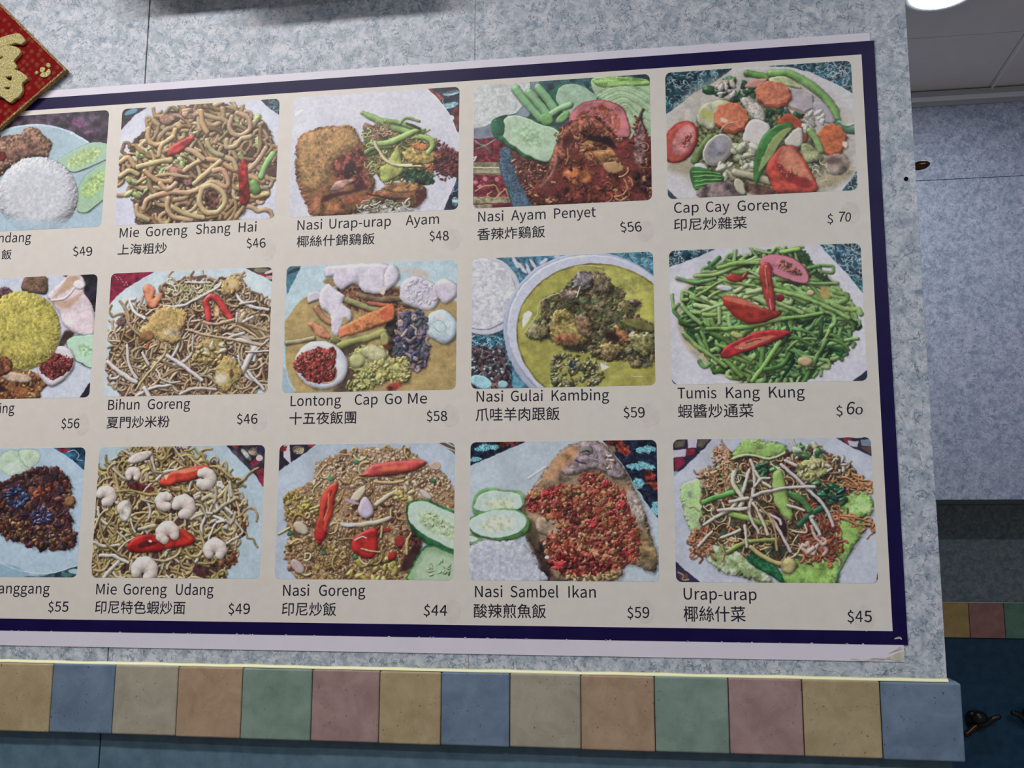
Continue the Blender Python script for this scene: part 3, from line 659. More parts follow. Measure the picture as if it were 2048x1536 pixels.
    P.C([(430, 830), (520, 790), (560, 880), (560, 920), (450, 910)], 12, 44, [(196, 194, 170), (182, 176, 140)], sh=3); P.S([(560, 880), (700, 910), (820, 950)], 34, (172, 164, 132), sh=3); P.E(310, 850, 55, 35, 30, (196, 200, 206), bev=10, sh=2)
    P.F([(220, 870), (270, 840), (430, 880), (470, 940), (290, 1020), (240, 960)], (54, 118, 48), bev=8, sh=4)
    for k in range(4): P.S([(240 + k * 10, 880 + k * 34), (350, 880 + k * 30), (450, 890 + k * 24)], 8, (100, 170, 84), sh=1)
    P.F([(300, 1000), (420, 960), (560, 960), (640, 1060), (300, 1070)], (120, 100, 100), nz=.15, bev=8, soft=4); P.E(600, 990, 40, 70, -30, (180, 178, 150), bev=8, sh=2); P.F([(640, 960), (820, 990), (860, 1050), (660, 1040)], (90, 60, 50), nz=.2, soft=6)
    P.F([(1000, 560), (1060, 550), (1060, 680), (960, 690), (930, 650)], (196, 190, 178), bev=10, sh=3)
    P.F([(1050, 680), (1120, 670), (1220, 770), (1180, 800), (1080, 800)], (168, 176, 116), bev=10, nz=.1, sh=3)
    P.F([(700, 940), (710, 760), (780, 600), (880, 520), (980, 515), (1000, 545), (900, 640), (830, 760), (760, 900), (720, 970)], (56, 124, 52), bev=10, sh=6, spec=.15)
    P.F([(740, 880), (770, 760), (850, 620), (960, 540), (990, 550), (900, 660), (840, 760)], (140, 160, 88), bev=4, soft=3)
    P.F([(790, 850), (860, 730), (930, 680), (1020, 700), (1100, 820), (1180, 1010), (1020, 1040), (880, 1040), (820, 950)], (190, 60, 44), bev=20, nz=.06, spec=.1, sh=6)
    P.F([(930, 690), (1010, 720), (1080, 830), (1140, 950), (1000, 900), (880, 800)], (214, 120, 88), nz=.05, soft=10); P.F([(860, 800), (960, 870), (1150, 960), (1080, 1000), (940, 930)], (156, 36, 34), soft=6)
    P.C([(880, 830), (1000, 840), (1040, 900), (960, 920)], 16, 18, [(206, 150, 90), (190, 110, 70)], sh=0, asp=.35)
    P.E(1320, 820, 100, 80, -10, (150, 130, 116), bev=16, nz=.1, soft=8); P.E(1300, 790, 60, 30, 0, (112, 84, 78), soft=14)
    P.N([(1130, 800), (1240, 800), (1250, 960), (1120, 960)], 10, 60, 3, [(220, 216, 196)], sh=0)
    return P
# -- row 1
def p10():
    P = Paint(1, 0, 0, 530, 4.267, (178, 188, 206)); P.im *= (1 + NZ['a'] * .02)[..., None]
    P.F([(500, 80), (860, 70), (860, 440), (800, 390), (690, 240), (650, 140)], (36, 32, 48), smooth=False, nz=.15)
    P.F([(0, 210), (60, 190), (120, 240), (60, 300), (-60, 320)], (90, 64, 66), bev=10, nz=.2, nk='c', wob=2)
    P.F([(-450, 560), (-250, 520), (-60, 700), (-80, 1100), (-480, 1100)], (150, 110, 70), bev=20, nz=.2, nk='c')
    P.F([(200, 140), (240, 95), (390, 95), (412, 170), (390, 250), (300, 240), (190, 215)], (118, 92, 66), bev=16, nz=.16, nk='c', sh=4, col2=(92, 66, 58))
    P.F([(500, 700), (560, 560), (640, 590), (560, 680)], (60, 44, 40), soft=8)
    P.F([(410, 260), (540, 130), (600, 90), (700, 95), (735, 170), (720, 230), (800, 370), (810, 590), (680, 595), (560, 520), (500, 400), (430, 300)], (202, 184, 192), bev=12, nz=.04, sh=5)
    P.F([(540, 170), (590, 95), (690, 95), (660, 160), (560, 230), (450, 290)], (176, 144, 118), soft=12); P.F([(450, 300), (590, 290), (720, 230), (600, 360), (500, 350)], (178, 138, 108), soft=10, alpha=.8)
    P.E(680, 170, 50, 40, 0, (208, 198, 206), bev=8, soft=5); P.S([(450, 300), (560, 280), (640, 200)], 14, (206, 190, 190), sh=0)
    P.F([(570, 660), (640, 600), (720, 600), (820, 610), (820, 870), (690, 840), (620, 780)], (164, 202, 176), bev=5, sh=5, rim=(3, (60, 110, 80))); P.E(730, 720, 60, 50, 0, (150, 194, 150), nz=.08, nk='c', soft=12)
    P.F([(0, 900), (120, 890), (300, 920), (420, 990), (350, 1080), (280, 1150), (-400, 1150), (-300, 940)], (138, 92, 44), bev=14, nz=.2, nk='c', col2=(110, 62, 36), sh=4)
    P.C([(-300, 940), (200, 920), (400, 1000), (280, 1140), (-300, 1140)], 90, 26, [(150, 108, 52), (116, 66, 38), (92, 52, 36), (170, 130, 76)], sh=2)
    P.E(150, 960, 130, 46, 8, (176, 150, 124), bev=10, nz=.08, soft=6); P.E(20, 1060, 40, 30, 0, (40, 26, 30), soft=8)
    P.F([(330, 830), (430, 740), (520, 690), (600, 720), (640, 800), (620, 900), (540, 990), (440, 1040), (380, 1000), (330, 920)], (196, 190, 198), bev=14, sh=5)
    P.F([(350, 900), (370, 800), (500, 750), (570, 790), (630, 790), (610, 880), (520, 950), (450, 980), (400, 950)], (120, 42, 42), bev=12, nz=.25, nk='c', wob=2, sh=2)
    P.C([(370, 840), (500, 760), (610, 800), (580, 900), (450, 960)], 60, 14, [(130, 46, 44), (90, 28, 34), (150, 70, 60)], sh=1, spec=.3)
    P.E(190, 560, 330, 335, 0, (176, 164, 66), bev=60, dark=.3, nz=.07, nk='c', wob=1.5, sh=4)
    P.C([(20, 300), (200, 240), (400, 300), (500, 500), (480, 720), (300, 860), (60, 850), (-80, 560)], 560, 12, [(184, 172, 72), (164, 150, 58), (190, 184, 110), (150, 138, 60)], asp=.4, sh=0, shade=.16, jit=6, spec=0)
    P.F([(0, 800), (60, 780), (110, 850), (80, 920), (-60, 950)], (116, 66, 44), bev=12, nz=.2, nk='c', sh=3)
    P.F([(680, 1140), (760, 1010), (790, 1010), (790, 1150)], (36, 32, 48), smooth=False)
    return P
def p11():
    P = Paint(1, 1, 195, 520, 4.208, (178, 196, 206)); P.im *= (1 + NZ['a'] * .02)[..., None]
    P.F([(90, 90), (490, 95), (370, 160), (240, 240), (150, 320), (95, 385)], (146, 26, 58), smooth=False, nz=.08)
    for k in range(26):
        x, y = 120 + (k * 53) % 330, 130 + (k * 37) % 240; P.E(x, y, 7, 5, 30, (200, 150, 170), soft=3, alpha=.8 if x * .7 + y < 400 else 0)
    clipped(P, [(1240, 65), (1500, 55), (1500, 200), (1400, 140)], lambda: (P.F([(1200, 50), (1500, 50), (1500, 210), (1200, 210)], (60, 52, 50), smooth=False), P.E(1380, 85, 60, 20, 0, (130, 124, 100)), P.E(1450, 100, 50, 14, -20, (200, 180, 184)), P.E(1400, 130, 50, 14, 20, (140, 34, 44)), P.E(1450, 150, 40, 14, 0, (180, 140, 130))), smooth=False)
    R = [(390, 380), (480, 300), (640, 200), (780, 140), (940, 160), (1100, 150), (1230, 190), (1330, 300), (1470, 420), (1470, 620), (1450, 900), (1400, 1050), (1200, 1150), (800, 1160), (500, 1160), (230, 1160), (150, 1040), (80, 930), (90, 820), (150, 640), (180, 520), (260, 430)]
    P.F(R, (108, 80, 52), nz=.25, nk='c', col2=(72, 50, 44), wob=2, sh=5)
    pal = [(172, 148, 110), (156, 130, 92), (184, 164, 130), (140, 112, 74), (166, 142, 114)]
    P.N(R, 210, 260, 8, pal, curl=.5)
    P.C([(1080, 260), (1300, 280), (1470, 440), (1460, 620), (1280, 560), (1130, 420)], 34, 44, [(140, 106, 72), (116, 78, 58), (160, 134, 100)], sh=3)
    P.C([(740, 430), (900, 420), (1000, 540), (780, 560)], 16, 44, [(92, 52, 48), (112, 66, 58), (128, 96, 80)], sh=2)
    P.N(R, 210, 240, 9, pal, curl=.5)
    P.N([(1000, 520), (1400, 560), (1440, 760), (1200, 720)], 20, 330, 11, pal, curl=.15, ang=.3, spread=.4); P.N([(620, 240), (900, 200), (940, 300), (700, 360)], 26, 180, 8, [(184, 176, 140), (166, 160, 116)], curl=.8)
    wh = [(192, 184, 180), (180, 172, 166), (196, 190, 190)]
    P.N(R, 12, 240, 11, wh, curl=.2, sh=3)
    for pts, wd in (([(560, 390), (700, 390), (830, 330), (1000, 240), (1040, 190)], 15), ([(250, 720), (270, 880), (330, 1000)], 18), ([(380, 780), (430, 880)], 17), ([(580, 800), (740, 900), (880, 1010)], 22), ([(740, 190), (950, 190)], 12), ([(1220, 940), (1290, 800), (1330, 740)], 34), ([(1270, 940), (1400, 1090)], 16), ([(810, 640), (800, 760)], 11), ([(90, 860), (200, 950), (330, 1030)], 24), ([(400, 1080), (440, 1150)], 24), ([(1340, 760), (1440, 670)], 12), ([(1250, 770), (1440, 765)], 10), ([(1200, 370), (1330, 350)], 14), ([(1290, 390), (1440, 420)], 16), ([(1230, 520), (1310, 480)], 14), ([(530, 1000), (620, 1030), (700, 1020)], 12), ([(700, 1130), (820, 1080), (1000, 1090)], 14), ([(1180, 450), (1170, 520)], 14)):
        P.S(pts, wd, wh[P.rs.randint(3)], sh=4, spec=.1)
    def egg(pts, c=(182, 156, 88), c2=(164, 132, 74)): P.F(pts, c, bev=16, nz=.12, nk='c', col2=c2, sh=6, wob=2)
    egg([(460, 470), (540, 400), (660, 400), (750, 450), (740, 560), (690, 600), (700, 690), (600, 700), (480, 670), (400, 680), (350, 600), (420, 540)])
    P.E(620, 610, 70, 34, 0, (190, 166, 130), soft=12, nz=.1); P.E(420, 640, 60, 44, 0, (138, 94, 54), bev=10, soft=4)
    egg([(800, 850), (830, 740), (940, 650), (1060, 670), (1090, 780), (1000, 880), (900, 880)], (164, 142, 80)); P.C([(820, 800), (940, 680), (1060, 700), (1000, 860)], 18, 36, [(170, 150, 92), (150, 122, 64), (186, 180, 150)], sh=2)
    egg([(1020, 860), (1100, 810), (1180, 860), (1220, 960), (1160, 1040), (1080, 1110), (1010, 1060), (990, 960)], (178, 160, 88)); P.E(1040, 1000, 50, 50, 0, (196, 190, 160), soft=16); P.E(1130, 960, 16, 44, 0, (90, 66, 44), soft=6)
    egg([(1040, 230), (1100, 150), (1160, 130), (1220, 190), (1200, 260), (1080, 300)], (184, 150, 94)); P.E(1140, 200, 40, 34, 0, (196, 176, 120), soft=6)
    P.F([(385, 230), (430, 200), (490, 250), (470, 330), (520, 280), (550, 270), (545, 320), (490, 400), (430, 390), (400, 310)], (210, 122, 84), bev=12, nz=.08, sh=4)
    P.F([(800, 150), (920, 125), (925, 145), (810, 170)], (96, 70, 76), soft=3); P.E(205, 520, 45, 36, -40, (116, 86, 84), bev=10, sh=2)
    P.S([(935, 500), (930, 420), (910, 350), (950, 310), (1010, 330), (1060, 400), (1120, 480)], 34, (206, 50, 50), sh=5, spec=.3); P.E(1000, 430, 30, 60, -10, (176, 130, 90), bev=6, nz=.2)
    P.S([(430, 700), (420, 740)], 16, (190, 80, 50))
    P.S([(900, 520), (1000, 540), (1150, 500)], 18, (172, 146, 112)); P.S([(320, 1100), (430, 950), (560, 800), (580, 720)], 13, (186, 160, 104)); P.S([(770, 590), (950, 640), (1200, 680), (1380, 720)], 14, (180, 158, 122))
    return P
def p12():
    P = Paint(1, 2, 560, 510, 4.151, (158, 190, 204))
    P.sw = .85
    P.F([(40, 90), (200, 90), (60, 330)], (60, 118, 140), smooth=False); P.E(120, 130, 60, 16, -20, (40, 60, 72), soft=3)
    P.F([(180, 90), (1500, 40), (1500, 400), (1400, 380), (1000, 200), (400, 160), (250, 380), (80, 520), (40, 500), (60, 330)], (164, 190, 202), smooth=False, nz=.02)
    P.F([(1000, 110), (1200, 130), (1250, 190), (1100, 170)], (190, 160, 130), soft=16, alpha=.6)
    P.F([(40, 600), (70, 520), (210, 350), (420, 300), (1000, 260), (1450, 380), (1490, 600), (1480, 1130), (1380, 1130), (120, 1150), (60, 980)], (172, 148, 88), nz=.04, nk='a', soft=4, col2=(160, 134, 78))
    P.F([(10, 950), (60, 960), (120, 1150), (0, 1150)], (140, 170, 186), soft=4); P.S([(60, 980), (80, 1060), (130, 1130)], 8, (196, 196, 180), sh=0)
    P.F([(480, 260), (900, 260), (1100, 420), (900, 500), (600, 460)], (110, 72, 50), nz=.25, nk='c', soft=14); P.F([(880, 560), (980, 500), (980, 850), (860, 800)], (58, 48, 44), nz=.3, soft=10); P.F([(560, 940), (640, 980), (560, 1130), (440, 1130), (520, 1060)], (92, 66, 56), soft=10); P.F([(500, 790), (700, 740), (560, 840)], (74, 66, 50), soft=8)
    for pts, wd, c in (([(870, 360), (980, 380), (1160, 440)], 26, (128, 112, 78)), ([(300, 440), (360, 520), (420, 560)], 30, (170, 120, 84)), ([(480, 350), (600, 390), (700, 430), (830, 470)], 30, (142, 138, 86)), ([(650, 330), (800, 370), (1000, 360)], 28, (120, 96, 68)), ([(740, 400), (900, 420)], 20, (172, 84, 60))):
        P.S(pts, wd, c, sh=4, spec=.05)
    P.F([(360, 220), (420, 190), (520, 230), (440, 260)], (146, 116, 70), soft=6)
    # crackers
    def crk(pts): P.F(pts, (192, 186, 202), bev=14, nz=.03, sh=5, dark=.4)
    P.F([(240, 320), (330, 300), (360, 350), (300, 380), (230, 400)], (180, 176, 188), bev=8, sh=4)
    crk([(380, 100), (480, 85), (880, 75), (880, 160), (860, 310), (700, 310), (640, 240), (580, 250), (510, 290), (450, 230), (440, 180), (380, 180)])
    P.F([(610, 220), (640, 150), (660, 180), (650, 260)], (150, 140, 150), soft=8, alpha=.5); crk([(860, 260), (880, 120), (940, 80), (990, 160), (960, 240), (880, 300)]); P.F([(820, 290), (880, 260), (860, 335)], (196, 186, 176), soft=3)
    crk([(330, 320), (370, 260), (410, 235), (480, 300), (540, 340), (520, 400), (590, 460), (590, 540), (520, 590), (500, 670), (430, 650), (420, 500), (340, 440)]); P.E(535, 545, 22, 36, 20, (168, 150, 104), soft=4)
    crk([(990, 320), (1010, 230), (1100, 180), (1200, 200), (1320, 280), (1310, 400), (1250, 460), (1100, 430), (1010, 380)]); crk([(1290, 240), (1380, 200), (1470, 260), (1460, 340), (1380, 400), (1310, 350)])
    P.C([(1040, 220), (1250, 220), (1290, 400), (1080, 400)], 50, 22, [(194, 190, 206), (180, 178, 196)], sh=0, shade=.3, jit=6, spec=.05)
    P.F([(1200, 560), (1260, 480), (1370, 460), (1470, 560), (1460, 680), (1380, 740), (1270, 700), (1210, 640)], (172, 192, 204), bev=18, nz=.04, sh=6); P.S([(1270, 560), (1330, 540), (1380, 600), (1330, 640), (1280, 600)], 4, (140, 176, 150), sh=0); P.E(1330, 520, 40, 18, 0, (206, 196, 204), soft=6)
    # carrots, beans
    P.F([(480, 650), (500, 600), (700, 500), (930, 400), (950, 430), (950, 530), (900, 560), (660, 650), (500, 690)], (204, 120, 66), bev=12, nz=.07, nk='c', sh=6, smooth=False); P.F([(830, 480), (925, 410), (945, 500), (850, 540)], (206, 92, 54), soft=5); P.E(530, 640, 45, 26, -10, (212, 104, 70), soft=5)
    P.F([(230, 570), (270, 550), (360, 590), (430, 680), (400, 710), (300, 660)], (190, 122, 84), bev=10, nz=.06, sh=4, smooth=False)
    P.S([(60, 730), (160, 715), (280, 690)], 24, (148, 140, 100), sh=4); P.S([(440, 700), (480, 720)], 26, (96, 100, 56), sh=2)
    P.S([(490, 760), (600, 720), (740, 690), (860, 640)], 36, (138, 140, 74), sh=5, spec=.08); P.E(870, 700, 36, 60, 0, (150, 146, 80), bev=8, soft=4); P.E(880, 770, 40, 24, 0, (120, 50, 40), soft=8)
    # purple vegetable
    P.F([(990, 520), (1080, 460), (1190, 490), (1220, 600), (1220, 700), (1250, 780), (1200, 940), (1100, 950), (1060, 860), (960, 840), (960, 700)], (92, 84, 106), bev=12, nz=.2, nk='c', sh=5, wob=3)
    P.N([(990, 520), (1080, 470), (1200, 500), (1230, 780), (1190, 930), (1090, 930), (960, 800)], 55, 80, 13, [(126, 110, 122), (62, 70, 104), (74, 84, 92), (150, 128, 124), (48, 52, 76)], curl=.7, sh=3)
    # cauliflower / cabbage
    P.F([(565, 890), (600, 800), (720, 740), (860, 760), (930, 850), (1050, 850), (1080, 950), (1060, 1060), (900, 1050), (780, 1080), (640, 1130), (560, 1120), (640, 980), (600, 950)], (160, 160, 88), bev=18, nz=.12, nk='c', sh=6, wob=2)
    P.E(790, 820, 110, 70, 20, (186, 182, 132), bev=24, nz=.06, soft=10); P.E(640, 880, 70, 60, 0, (170, 172, 110), bev=16, soft=8)
    P.C([(760, 900), (900, 860), (1060, 860), (1060, 1040), (800, 1060)], 60, 26, [(184, 172, 96), (164, 152, 74), (174, 166, 104)], sh=1, shade=.4); P.C([(560, 1060), (700, 960), (780, 1000), (760, 1110), (580, 1120)], 40, 24, [(154, 160, 84), (176, 176, 110), (120, 124, 62)], sh=2)
    P.E(950, 1090, 70, 30, -20, (124, 46, 34), soft=8, nz=.2)
    # egg with sambal
    P.E(345, 915, 222, 198, 20, (192, 198, 210), bev=16, nz=.02, sh=7, dark=.4)
    P.F([(110, 920), (170, 820), (260, 790), (330, 755), (380, 790), (440, 760), (465, 830), (460, 930), (470, 1010), (390, 1060), (260, 1055), (180, 990), (130, 950)], (134, 44, 40), bev=10, nz=.25, nk='c', wob=2, sh=3)
    P.C([(140, 900), (260, 800), (440, 790), (460, 980), (370, 1040), (220, 1030)], 90, 18, [(140, 52, 46), (116, 38, 36), (156, 74, 60), (150, 90, 66)], sh=1, spec=.3); P.S([(360, 1065), (440, 1050), (470, 990)], 8, (190, 150, 90), sh=0, alpha=.7)
    return P
def p13():
    P = Paint(1, 3, 930, 490, 3.938, (66, 128, 152)); P.im *= (1 + NZ['c'] * .12)[..., None]
    P.N([(1100, 60), (1500, 50), (1500, 260), (1300, 180)], 60, 30, 4, [(130, 176, 190), (40, 96, 128)], sh=0); P.S([(1280, 70), (1340, 160)], 5, (60, 50, 56), sh=0)
    P.F([(340, 110), (700, 90), (640, 170), (440, 260), (420, 180)], (52, 96, 124), smooth=False, nz=.2, nk='c')
    for a in ((400, 140, 50, 14, 60), (450, 180, 60, 14, 50), (500, 200, 60, 14, 70), (540, 160, 60, 14, 60), (620, 130, 40, 14, -40), (730, 95, 30, 12, 0)): P.E(*a, (186, 182, 196), soft=2)
    P.F([(40, 560), (340, 560), (380, 1130), (40, 1130)], (34, 92, 118), smooth=False, nz=.2, nk='c'); P.N([(50, 700), (300, 640), (300, 800), (50, 800)], 60, 40, 4, [(130, 176, 190)], sh=0)
    P.F([(40, 800), (300, 790), (380, 1130), (40, 1130)], (66, 50, 54), nz=.3, nk='c', smooth=False); P.N([(50, 820), (320, 820), (350, 1100), (50, 1100)], 30, 70, 6, [(44, 34, 40), (110, 80, 76)], sh=0, curl=.2)
    P.C([(60, 830), (300, 830), (360, 1110), (60, 1110)], 46, 18, [(110, 158, 180), (150, 190, 206), (60, 120, 150)], sh=0); P.E(130, 1080, 90, 50, 20, (130, 180, 200), bev=6, nz=.08); P.E(300, 1100, 40, 30, 0, (130, 180, 200), bev=6)
    P.E(150, 400, 300, 312, 0, (176, 182, 198), sh=5, bev=6); P.E(130, 390, 275, 280, 0, (186, 188, 198), nz=.04, nk='c', bev=5); P.C([(60, 130), (300, 130), (400, 330), (340, 520), (200, 600), (60, 620)], 180, 9, [(188, 190, 199), (180, 184, 194), (192, 193, 200)], asp=.4, sh=0, shade=.07, jit=3, spec=0)
    P.E(1010, 700, 712, 640, 12, (150, 160, 186), sh=6, bev=8); P.E(1030, 690, 700, 610, 12, (178, 184, 206), bev=8)
    P.E(1060, 720, 660, 570, 12, (164, 158, 66), nz=.04, nk='a', col2=(148, 146, 58), rim=(6, (122, 112, 44)))
    P.E(1200, 350, 280, 140, 20, (180, 178, 80), soft=30, alpha=.8, nz=.08); P.E(1380, 520, 90, 150, 0, (186, 184, 70), soft=24, alpha=.8); P.E(1380, 960, 100, 90, 0, (166, 158, 60), soft=20, alpha=.8); P.E(680, 420, 110, 180, 35, (154, 154, 62), soft=20, alpha=.7)
    # meat
    R = [(830, 300), (880, 230), (1000, 220), (1100, 240), (1150, 310), (1230, 370), (1260, 430), (1380, 450), (1340, 560), (1470, 640), (1490, 900), (1400, 960), (1250, 900), (1100, 900), (1000, 840), (850, 830), (700, 760), (520, 740), (490, 660), (600, 560), (590, 440), (700, 400), (760, 360)]
    P.F(R, (92, 92, 54), nz=.25, nk='c', sh=6, wob=3, col2=(72, 76, 50))
    mp = [(116, 104, 62), (96, 88, 52), (132, 116, 76), (80, 82, 46), (120, 92, 62), (108, 110, 66)]
    P.C(R, 200, 40, mp, sh=2, spec=.08, wob=2, shade=.35)
    def meat(pts, c): P.F(pts, c, bev=18, nz=.16, nk='c', sh=6, wob=1.5, spec=.1)
    meat([(840, 300), (880, 220), (980, 220), (1010, 290), (960, 350), (850, 340)], (124, 114, 116)); meat([(1000, 250), (1090, 230), (1150, 310), (1130, 380), (1020, 370)], (112, 98, 72))
    meat([(745, 370), (800, 350), (910, 380), (860, 425), (760, 420)], (128, 110, 94)); P.S([(905, 330), (880, 410)], 7, (210, 196, 150), sh=2)
    meat([(500, 660), (560, 610), (650, 640), (640, 720), (560, 750), (490, 710)], (118, 110, 72)); meat([(680, 560), (760, 500), (860, 560), (940, 700), (980, 760), (860, 800), (740, 790), (670, 700)], (140, 122, 62)); P.E(800, 740, 100, 40, 0, (138, 84, 52), soft=14, nz=.15); meat([(860, 560), (960, 560), (1010, 640), (970, 740), (900, 680)], (124, 98, 66))
    meat([(1170, 650), (1190, 630), (1300, 710), (1300, 760), (1220, 760)], (160, 104, 58)); P.E(1310, 700, 30, 14, -40, (206, 196, 170), soft=2); meat([(1290, 440), (1340, 425), (1385, 460), (1330, 490)], (120, 92, 88))
    meat([(1300, 720), (1470, 690), (1490, 820), (1400, 880), (1320, 820)], (122, 118, 66)); meat([(1060, 800), (1150, 760), (1250, 820), (1180, 900), (1080, 880)], (130, 110, 62)); P.F([(1230, 600), (1350, 580), (1480, 640), (1480, 690), (1330, 660)], (108, 106, 50), bev=8, soft=5)
    P.E(870, 820, 100, 26, 8, (44, 40, 34), soft=10); P.E(1160, 720, 70, 34, 20, (50, 30, 26), soft=14); P.E(960, 450, 120, 24, -5, (56, 66, 40), soft=8, nz=.3)
    P.C([(680, 900), (840, 860), (1020, 930), (1080, 1060), (1000, 1110), (720, 1110), (680, 1000)], 130, 24, [(110, 112, 62), (90, 92, 56), (130, 126, 84), (70, 76, 48), (140, 134, 110)], sh=2, spec=.4); P.E(845, 945, 30, 26, 0, (30, 50, 52), soft=4)
    P.F([(450, 640), (455, 560), (500, 515), (525, 540), (500, 600), (460, 660)], (204, 206, 196), soft=3); P.F([(1065, 920), (1135, 965), (1075, 990)], (204, 204, 196), smooth=False, soft=2)
    for a in ([(480, 690), (560, 560), (600, 440), (740, 380)], [(870, 170), (1000, 165), (1080, 180)], [(1310, 1030), (1400, 1040)]): P.S(a, 5, (200, 204, 170), sh=0, alpha=.8)
    P.C([(680, 940), (1000, 830), (1400, 930), (700, 1060)], 24, 8, [(210, 212, 210)], sh=0)
    P.E(355, 925, 16, 10, 30, (50, 90, 60), soft=2)
    return P
def p14():
    P = Paint(1, 4, 1325, 475, 3.793, (190, 190, 202)); P.im *= (1 + NZ['a'] * .02)[..., None]
    P.sw = .6
    batik(P, [(30, 85), (400, 90), (250, 150), (30, 235)], (44, 74, 96), n=26, sc=11); batik(P, [(1180, 50), (1530, 35), (1530, 440), (1400, 280)], (30, 70, 92), n=70, sc=13); P.F([(40, 1030), (100, 1115), (40, 1115)], (40, 62, 84), smooth=False); P.F([(1430, 1100), (1570, 990), (1570, 1100)], (24, 40, 66), smooth=False)
    P.E(770, 620, 660, 500, 4, (168, 148, 100), soft=16, alpha=.75, nz=.08)
    R = [(520, 150), (640, 140), (760, 110), (1040, 90), (1150, 210), (1250, 300), (1330, 400), (1370, 560), (1420, 640), (1400, 800), (1330, 920), (1200, 970), (1110, 1080), (900, 1100), (660, 1100), (500, 1040), (380, 930), (220, 800), (160, 700), (150, 560), (170, 440), (270, 320), (430, 220)]
    P.F(R, (48, 84, 36), nz=.25, nk='c', col2=(30, 58, 36), wob=3)
    g = [(110, 156, 72), (92, 142, 62), (130, 172, 92), (70, 122, 52), (84, 134, 70)]
    P.N(R, 150, 300, 14, g, curl=.12); P.C([(1000, 600), (1380, 620), (1360, 900), (1150, 960), (950, 1060), (760, 1060), (800, 800)], 110, 44, [(36, 92, 44), (28, 74, 40), (60, 120, 54), (44, 104, 60)], asp=.35, sh=3)
    P.N([(200, 300), (700, 180), (900, 500), (600, 700), (200, 640)], 70, 320, 17, [(136, 170, 92), (118, 160, 80), (150, 182, 108)], curl=.1, ang=.2, spread=.6)
    P.N([(860, 320), (1300, 380), (1380, 600), (1000, 540)], 40, 320, 17, [(130, 166, 84), (110, 152, 74)], curl=.08, ang=.45, spread=.35)
    P.N([(330, 650), (700, 640), (800, 1000), (560, 1040), (380, 860)], 50, 260, 17, g, curl=.15); P.N([(880, 640), (1400, 620), (1360, 860), (900, 1050)], 70, 220, 12, g + [(34, 90, 44), (24, 70, 40)], curl=.3, ang=-.7, spread=.8)
    for pts, wd, c in (([(110, 310), (250, 340), (400, 310)], 24, (100, 150, 80)), ([(250, 290), (400, 280), (560, 220), (740, 170)], 24, (132, 172, 88)), ([(550, 100), (540, 190)], 26, (140, 176, 96)), ([(700, 95), (820, 120)], 18, (132, 174, 86)), ([(900, 110), (1030, 90)], 30, (136, 176, 84)),
                       ([(420, 230), (560, 200), (740, 195)], 26, (124, 166, 74)), ([(860, 400), (1060, 450), (1250, 530), (1410, 610)], 28, (128, 170, 84)), ([(860, 490), (960, 530), (1060, 570)], 26, (138, 176, 92)), ([(340, 690), (500, 690), (700, 670), (900, 620), (1060, 600), (1210, 570)], 27, (112, 160, 66)),
                       ([(150, 520), (210, 590), (290, 650)], 28, (120, 166, 86)), ([(160, 730), (260, 820), (370, 900), (480, 980)], 28, (124, 164, 78)), ([(480, 930), (540, 1000), (600, 1050)], 30, (110, 152, 66)), ([(680, 1090), (770, 970), (860, 830), (890, 790)], 30, (124, 172, 78)), ([(430, 540), (430, 650)], 26, (140, 180, 100)),
                       ([(350, 460), (400, 420), (470, 400)], 22, (136, 170, 88)), ([(260, 440), (330, 400), (450, 330), (520, 340), (700, 370)], 18, (118, 160, 74)), ([(620, 290), (740, 310)], 20, (140, 176, 100)), ([(1140, 970), (1180, 880), (1240, 780)], 24, (92, 142, 70)), ([(1100, 350), (1230, 350), (1320, 350)], 22, (116, 156, 80)), ([(660, 260), (740, 300)], 16, (150, 184, 110)), ([(780, 1000), (900, 970), (960, 890)], 26, (66, 120, 50))):
        P.S(pts, wd, c, sh=5, spec=.12, shade=1.1)
    P.E(470, 385, 60, 26, 5, (176, 186, 184), bev=8, sh=3); P.E(1080, 940, 60, 36, 0, (184, 158, 110), bev=10, sh=4); P.E(1120, 420, 30, 20, 0, (190, 170, 120), bev=6, sh=2); P.E(560, 740, 50, 22, 10, (170, 176, 90), bev=6, sh=3); P.E(1230, 420, 40, 50, 0, (160, 140, 66), soft=10)
    P.F([(480, 300), (520, 270), (600, 290), (640, 255), (645, 280), (600, 330), (530, 340), (495, 325)], (168, 42, 34), bev=10, sh=4, spec=.2)
    P.F([(730, 200), (760, 150), (860, 130), (990, 160), (1080, 230), (1110, 310), (1090, 350), (960, 330), (840, 280), (800, 240)], (200, 112, 132), bev=6, sh=6, rim=(4, (170, 70, 90)))
    P.F([(830, 210), (880, 175), (960, 190), (1040, 250), (1060, 290), (960, 280), (880, 240)], (184, 96, 106), nz=.1, soft=5); P.C([(840, 200), (930, 180), (1050, 260), (1040, 290), (940, 270), (860, 220)], 40, 13, [(140, 92, 50), (196, 120, 120), (120, 70, 44)], sh=1)
    P.E(890, 460, 30, 26, 0, (150, 24, 34), bev=8, sh=3)
    P.F([(735, 230), (770, 190), (820, 210), (830, 330), (850, 460), (850, 550), (815, 555), (770, 450), (740, 340)], (176, 48, 40), bev=10, sh=6, spec=.2); P.S([(785, 220), (790, 330), (800, 420)], 16, (200, 120, 90), sh=0); P.S([(785, 230), (800, 420)], 6, (130, 40, 34), sh=0); P.S([(810, 470), (825, 550)], 10, (210, 120, 130), sh=0)
    P.F([(455, 465), (500, 445), (600, 460), (720, 520), (900, 570), (880, 600), (760, 650), (650, 655), (560, 610), (490, 540)], (172, 40, 28), bev=20, sh=7, spec=.12); P.F([(460, 465), (500, 450), (620, 470), (760, 540), (640, 520), (540, 490)], (196, 96, 72), soft=6)
